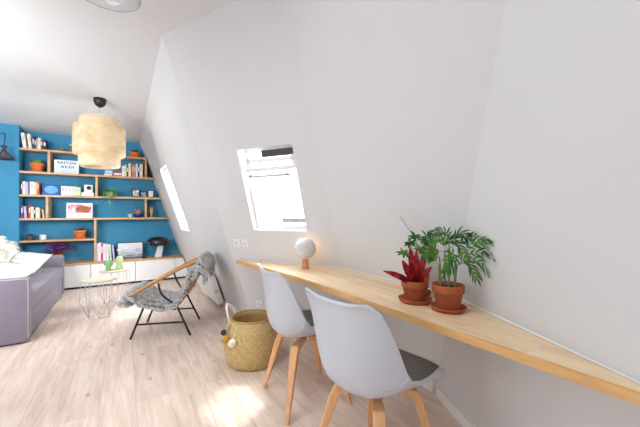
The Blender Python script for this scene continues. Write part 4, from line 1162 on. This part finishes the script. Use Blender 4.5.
lathe(b, pr2, 40, cap0=False, cap1=False, M=Md); o = obj('globe', b, mat('opal_white', (208, 204, 204), .35, .01), t, smooth=True)
sd = o.modifiers.new('thickness', 'SOLIDIFY'); sd.thickness = .004; sd.offset = -1
b = B(); lathe(b, [(.001, .0), (.07, .0)], 32, cap0=False, cap1=False, M=Md @ Matrix.Translation((0, 0, .012))); obj('diffuser', b, mat('lit_diffuser', (255, 226, 190), .5, 0, emit=(255, 206, 150), estr=2.5), t, label='warm lit diffuser facing the wall')
# its cord up the wall to the skylight sill
b = B(); p_ = V((1.301, 2.321, .80)); 
cpts = []
for z in (.755, .85, .95, 1.04):
    q = V((1.301, 2.321, z)); q = q - nB * (nB.dot(q - AB(0)) + .004); cpts.append(q)
tube(b, cpts, .0022, 6); tag(obj('lamp_cord', b, mat('grey_cord', (196, 192, 192), .6)), 'thin pale cord running up the wall behind the globe lamp', 'cord')

# ------------------------------------------------------------------ pots and plants on the desk
def big_pot(name, label, loc, rr, h, saucer_label, sr):
    s = B(); lathe(s, [(sr * .86, 0), (sr * .98, .016), (sr, .021), (sr * .94, .021), (sr * .84, .009), (sr * .2, .008)], 40)
    tag(obj('saucer', s, TERRA, loc=loc), saucer_label, 'saucer', 'terracotta saucers on the desk')
    t = thing(name, label, 'plant', (loc[0], loc[1], loc[2] + .0095))
    b = B(); lathe(b, [(rr * .7, 0), (rr * .72, .003), (rr * .89, h * .66), (rr * .9, h * .665), (rr * .99, h * .67), (rr, h * .69), (rr * 1.02, h * .98), (rr * .99, h), (rr * .92, h), (rr * .88, h * .8)], 40); obj('pot', b, TERRA, t)
    b = B(); lathe(b, [(rr * .895, h * .84), (rr * .5, h * .88), (rr * .1, h * .9)], 28); obj('soil', b, SOIL, t)
    return t
FW_ = V((math.sin(math.radians(32.2)), math.cos(math.radians(32.2)), 0)); RT = V((FW_.y, -FW_.x, 0))   # away from / to the right of the camera
def keep_off(bm, org, n, o0, gap=.008):      # leaves rest against a wall instead of growing through it
    org = V(org)
    for v in bm.verts:
        e = n.dot(v.co + org - o0) + gap
        if e > 0: v.co -= n * e
# red plant
t = big_pot('red_leaved_plant', 'crimson leaved plant in a terracotta pot, the leftmost pot on the desk', (1.262, 1.095, DZ), .067, .102, 'terracotta saucer under the crimson plant', .083)
R = random.Random(4)
specs = [(-1.0, .55, .16, .028, .25), (-.5, .8, .15, .036, .1), (-.1, 1.0, .17, .036, .05), (.28, .95, .15, .036, .1), (.55, .85, .1, .032, .3), (-.75, .5, .085, .034, .6), (.12, .55, .09, .038, .5), (-.3, .7, .115, .04, .3), (.35, .8, .13, .036, .2), (-.05, .85, .12, .04, .1), (.2, 1.1, .165, .032, .05), (-.4, 1.0, .11, .032, .1)]
for i, (sx_, up_z, L_, w, dr) in enumerate(specs):
    b = B(); fwd = [-.25, -.5, .1, -.1, -.3, -.6, -.7, -.6, .4, -.3, .5, .4][i]
    d = RT * sx_ + FW_ * fwd + V((0, 0, up_z))
    upv = (-FW_ + V((0, 0, .35))).normalized()
    sidev = d.normalized().cross(upv)
    base = V((0, 0, .085)) + RT * sx_ * .012
    tube(b, [base, base + d.normalized() * .03], .003, 6)
    leaf(b, base + d.normalized() * .02, d, L_, w * 1.12, dr, up=upv, n=8, fold=.25)
    obj('leaf', b, LEAFR, t)
# small plant behind with palmate leaves
t = big_pot('umbrella_plant', 'green umbrella plant in a small terracotta pot behind the crimson one', (1.40, 1.185, DZ), .055, .105, 'small terracotta saucer behind the crimson plant', .066)
fol = B(); stm = B(); R = random.Random(9)
heads = [(-.05, .255, 0), (-.02, .29, .0), (.03, .27, -.01), (.065, .255, 0), (-.085, .2, 0), (.085, .2, .0), (.01, .22, .01), (.1, .255, .0), (.045, .19, .0)]
for hx, hz_, hd in heads:
    p = RT * hx + FW_ * hd + V((0, 0, hz_ + .02))
    tube(stm, bez([(0, 0, .09), RT * hx * .35 + FW_ * hd * .3 + V((0, 0, .09 + (hz_ - .09) * .6)), p], 5), .0019, 5)
    k = 7
    for q in range(k):
        a = 2 * PI * q / k + R.uniform(-.2, .2)
        d = RT * math.cos(a) + V((0, 0, 1)) * math.sin(a) * .55 + FW_ * (math.sin(a) * .5 - .12)
        leaf(fol, p, d, R.uniform(.036, .05), .015, .5, up=(-FW_ + V((0, 0, .9))), n=4, fold=.2)
top = RT * -.045 + FW_ * .0 + V((0, 0, .335))
for q in range(9):
    p = top + RT * (-.004 - q * .0065) + V((0, 0, .012 + q * .009)); leaf(fol, p, RT * (1 if q % 2 else -1) * .7 + V((0, 0, .4)), .026, .009, .3, n=3)
tube(stm, bez([RT * -.02 + V((0, 0, .3)), top, top + RT * -.06 + V((0, 0, .09))], 5), .0016, 5)
keep_off(fol, t.location, nC, BC(0)); keep_off(stm, t.location, nC, BC(0))
obj('foliage', fol, LEAFG, t); obj('stem', stm, STEMG, t)
# parlour palm
t = big_pot('parlour_palm', 'green parlour palm in a terracotta pot, the rightmost pot on the desk', (1.283, .917, DZ), .071, .112, 'terracotta saucer under the parlour palm', .081)
fol = B(); stm = B(); R = random.Random(13)
def frond(p0, p1, p2, n, L_, w):
    pts = bez([p0, p1, p2], 8); tube(stm, pts, .0016, 5)
    m = len(pts)
    for i in range(m // 3, m, max(1, (m - m // 3) // n)):
        p = pts[i]; tg = (pts[min(m - 1, i + 1)] - pts[i - 1]).normalized()
        sd = tg.cross(FW_); sd.normalize()
        f_ = math.sin(PI * (.25 + .6 * (i - m / 3) / (m * .67)))
        for s in (-1, 1):
            leaf(fol, p, tg * .9 + sd * s * .7 - FW_ * R.uniform(0, .3) + V((0, 0, -.1)), L_ * f_ * R.uniform(.85, 1.1), w, .7, up=(-FW_ + V((0, 0, .6))), n=5, fold=.2)
    leaf(fol, pts[-1], (pts[-1] - pts[-2]), L_ * .8, w, .5, up=(-FW_ + V((0, 0, .6))), n=4)
cr_ = []
for i, (sx_, fd, hh) in enumerate(((-.04, -.015, .2), (-.025, .02, .235), (-.008, -.025, .27), (.008, .01, .3), (.022, -.02, .24), (.036, .005, .2), (.0, .03, .26))):
    base = RT * sx_ + FW_ * fd + V((0, 0, .09)); topp = RT * sx_ * 1.25 + FW_ * fd * 1.2 + V((0, 0, hh))
    b = B(); tube(b, bez([base, base.lerp(topp, .5) + RT * R.uniform(-.004, .004), topp], 4), [.004] * 8 + [.0028], 8); obj('cane', b, STEMG, t)
    cr_.append(topp)
F = [(0, (-.03, .04), (-.06, .07)), (1, (-.04, .06), (-.07, .10)), (2, (-.03, .05), (-.08, .065)), (3, (-.02, .05), (-.07, .06)), (3, (.04, .045), (.09, .03)),
     (3, (.03, .0), (.06, -.06)), (4, (.06, .07), (.15, .075)), (4, (.11, .07), (.235, .01)), (6, (.1, .07), (.2, .06)), (5, (.05, .06), (.13, .055)), (5, (.04, .01), (.07, -.05)), (6, (.0, .04), (.045, .06)), (2, (.02, -.03), (-.02, -.09)), (5, (.06, .03), (.12, -.02)), (4, (-.03, .02), (-.06, -.05)), (6, (-.05, .0), (-.09, -.02))]
for ci, (ax_, az), (bx_, bz) in F:
    p0 = cr_[ci]; dpt = R.uniform(-.05, .015)
    if bx_ > .1: dpt = -.09
    frond(p0, p0 + RT * ax_ + V((0, 0, az)) + FW_ * dpt * .5, p0 + RT * bx_ + V((0, 0, bz)) + FW_ * dpt, 5, .058, .0095)
keep_off(fol, t.location, nD, CD(0)); keep_off(stm, t.location, nD, CD(0))
obj('foliage', fol, LEAFG, t); obj('frond_stem', stm, STEMG, t)

# ------------------------------------------------------------------ light
w = bpy.data.worlds.new('sky'); sc.world = w; w.use_nodes = True
bg = w.node_tree.nodes['Background']; bg.inputs['Color'].default_value = (.92, .965, 1.0, 1); bg.inputs['Strength'].default_value = 2.4
def area(name, loc, rot, sx_, sy_, power, col=(1, 1, 1)):
    d = bpy.data.lights.new(name, 'AREA'); d.shape = 'RECTANGLE'; d.size = sx_; d.size_y = sy_; d.energy = power; d.color = col
    o = bpy.data.objects.new(name, d); COL.objects.link(o); o.location = loc; o.rotation_euler = rot
    return o
for (a0, a1, z0, z1) in ADDED_PW:
    area('fill_light', ((a0 + a1) / 2, PY2 - .2, (z0 + z1) / 2), (PI / 2, 0, 0), a1 - a0, z1 - z0, 138, (.98, .99, 1))  # lamp added behind the recess window to brighten the far end
for (a0, a1, z0, z1) in ADDED_LW:
    area('fill_light', (LX - .2, (a0 + a1) / 2, (z0 + z1) / 2), (0, -PI / 2, 0), z1 - z0, a1 - a0, 4, (.98, .99, 1))  # fill lamp added outside the unseen left window
for (a0, a1, z0, z1) in ADDED_FW:
    area('fill_light', ((a0 + a1) / 2, FY - .2, (z0 + z1) / 2), (PI / 2, 0, 0), a1 - a0, z1 - z0, 4, (.96, .98, 1))  # fill lamp added outside the unseen front window
for (x0, x1, y0, y1), pw in zip(ADDED_ROOFWIN, (30,)):
    area('skylight_and_fill_lamp', ((x0 + x1) / 2, (y0 + y1) / 2, 3.15), (0, 0, 0), x1 - x0, y1 - y0, pw, (.97, .985, 1))  # fill lamp added above the unseen roof window
for h_, n_, pw in ((hA, nA, 42), (hB, nB, 22)):
    M, w_, H_s = frame_axes(h_, n_)
    q = M @ V((w_ / 2, H_s / 2, .2)); o = area('skylight_and_fill_lamp', q, (0, 0, 0), w_, H_s, pw, (.97, .985, 1))
    o.rotation_euler = (-n_).to_track_quat('-Z', 'Y').to_euler()
s = bpy.data.lights.new('sun', 'SUN'); s.energy = 3.5; s.angle = math.radians(5.0); s.color = (1, .97, .93)
so = bpy.data.objects.new('sun', s); COL.objects.link(so)
so.rotation_euler = V((-.5, -.6, -1.4)).to_track_quat('-Z', 'Y').to_euler()

# ------------------------------------------------------------------ camera
cd = bpy.data.cameras.new('camera'); cam = bpy.data.objects.new('camera', cd); COL.objects.link(cam)
cam.location = CAM; cam.rotation_euler = (PI / 2, 0, -math.radians(32.2))
cd.sensor_width = 36; cd.lens = 313 / 640 * 36; cd.clip_start = .02
sc.camera = cam
sc.view_settings.view_transform = 'Standard'; sc.view_settings.look = 'None'; sc.view_settings.gamma = 1
sc.view_settings.exposure = -0.08
sc.cycles.max_bounces = 10; sc.cycles.diffuse_bounces = 6; sc.cycles.transparent_max_bounces = 16
sc.cycles.use_denoising = True
sc.cycles.sample_clamp_indirect = 6
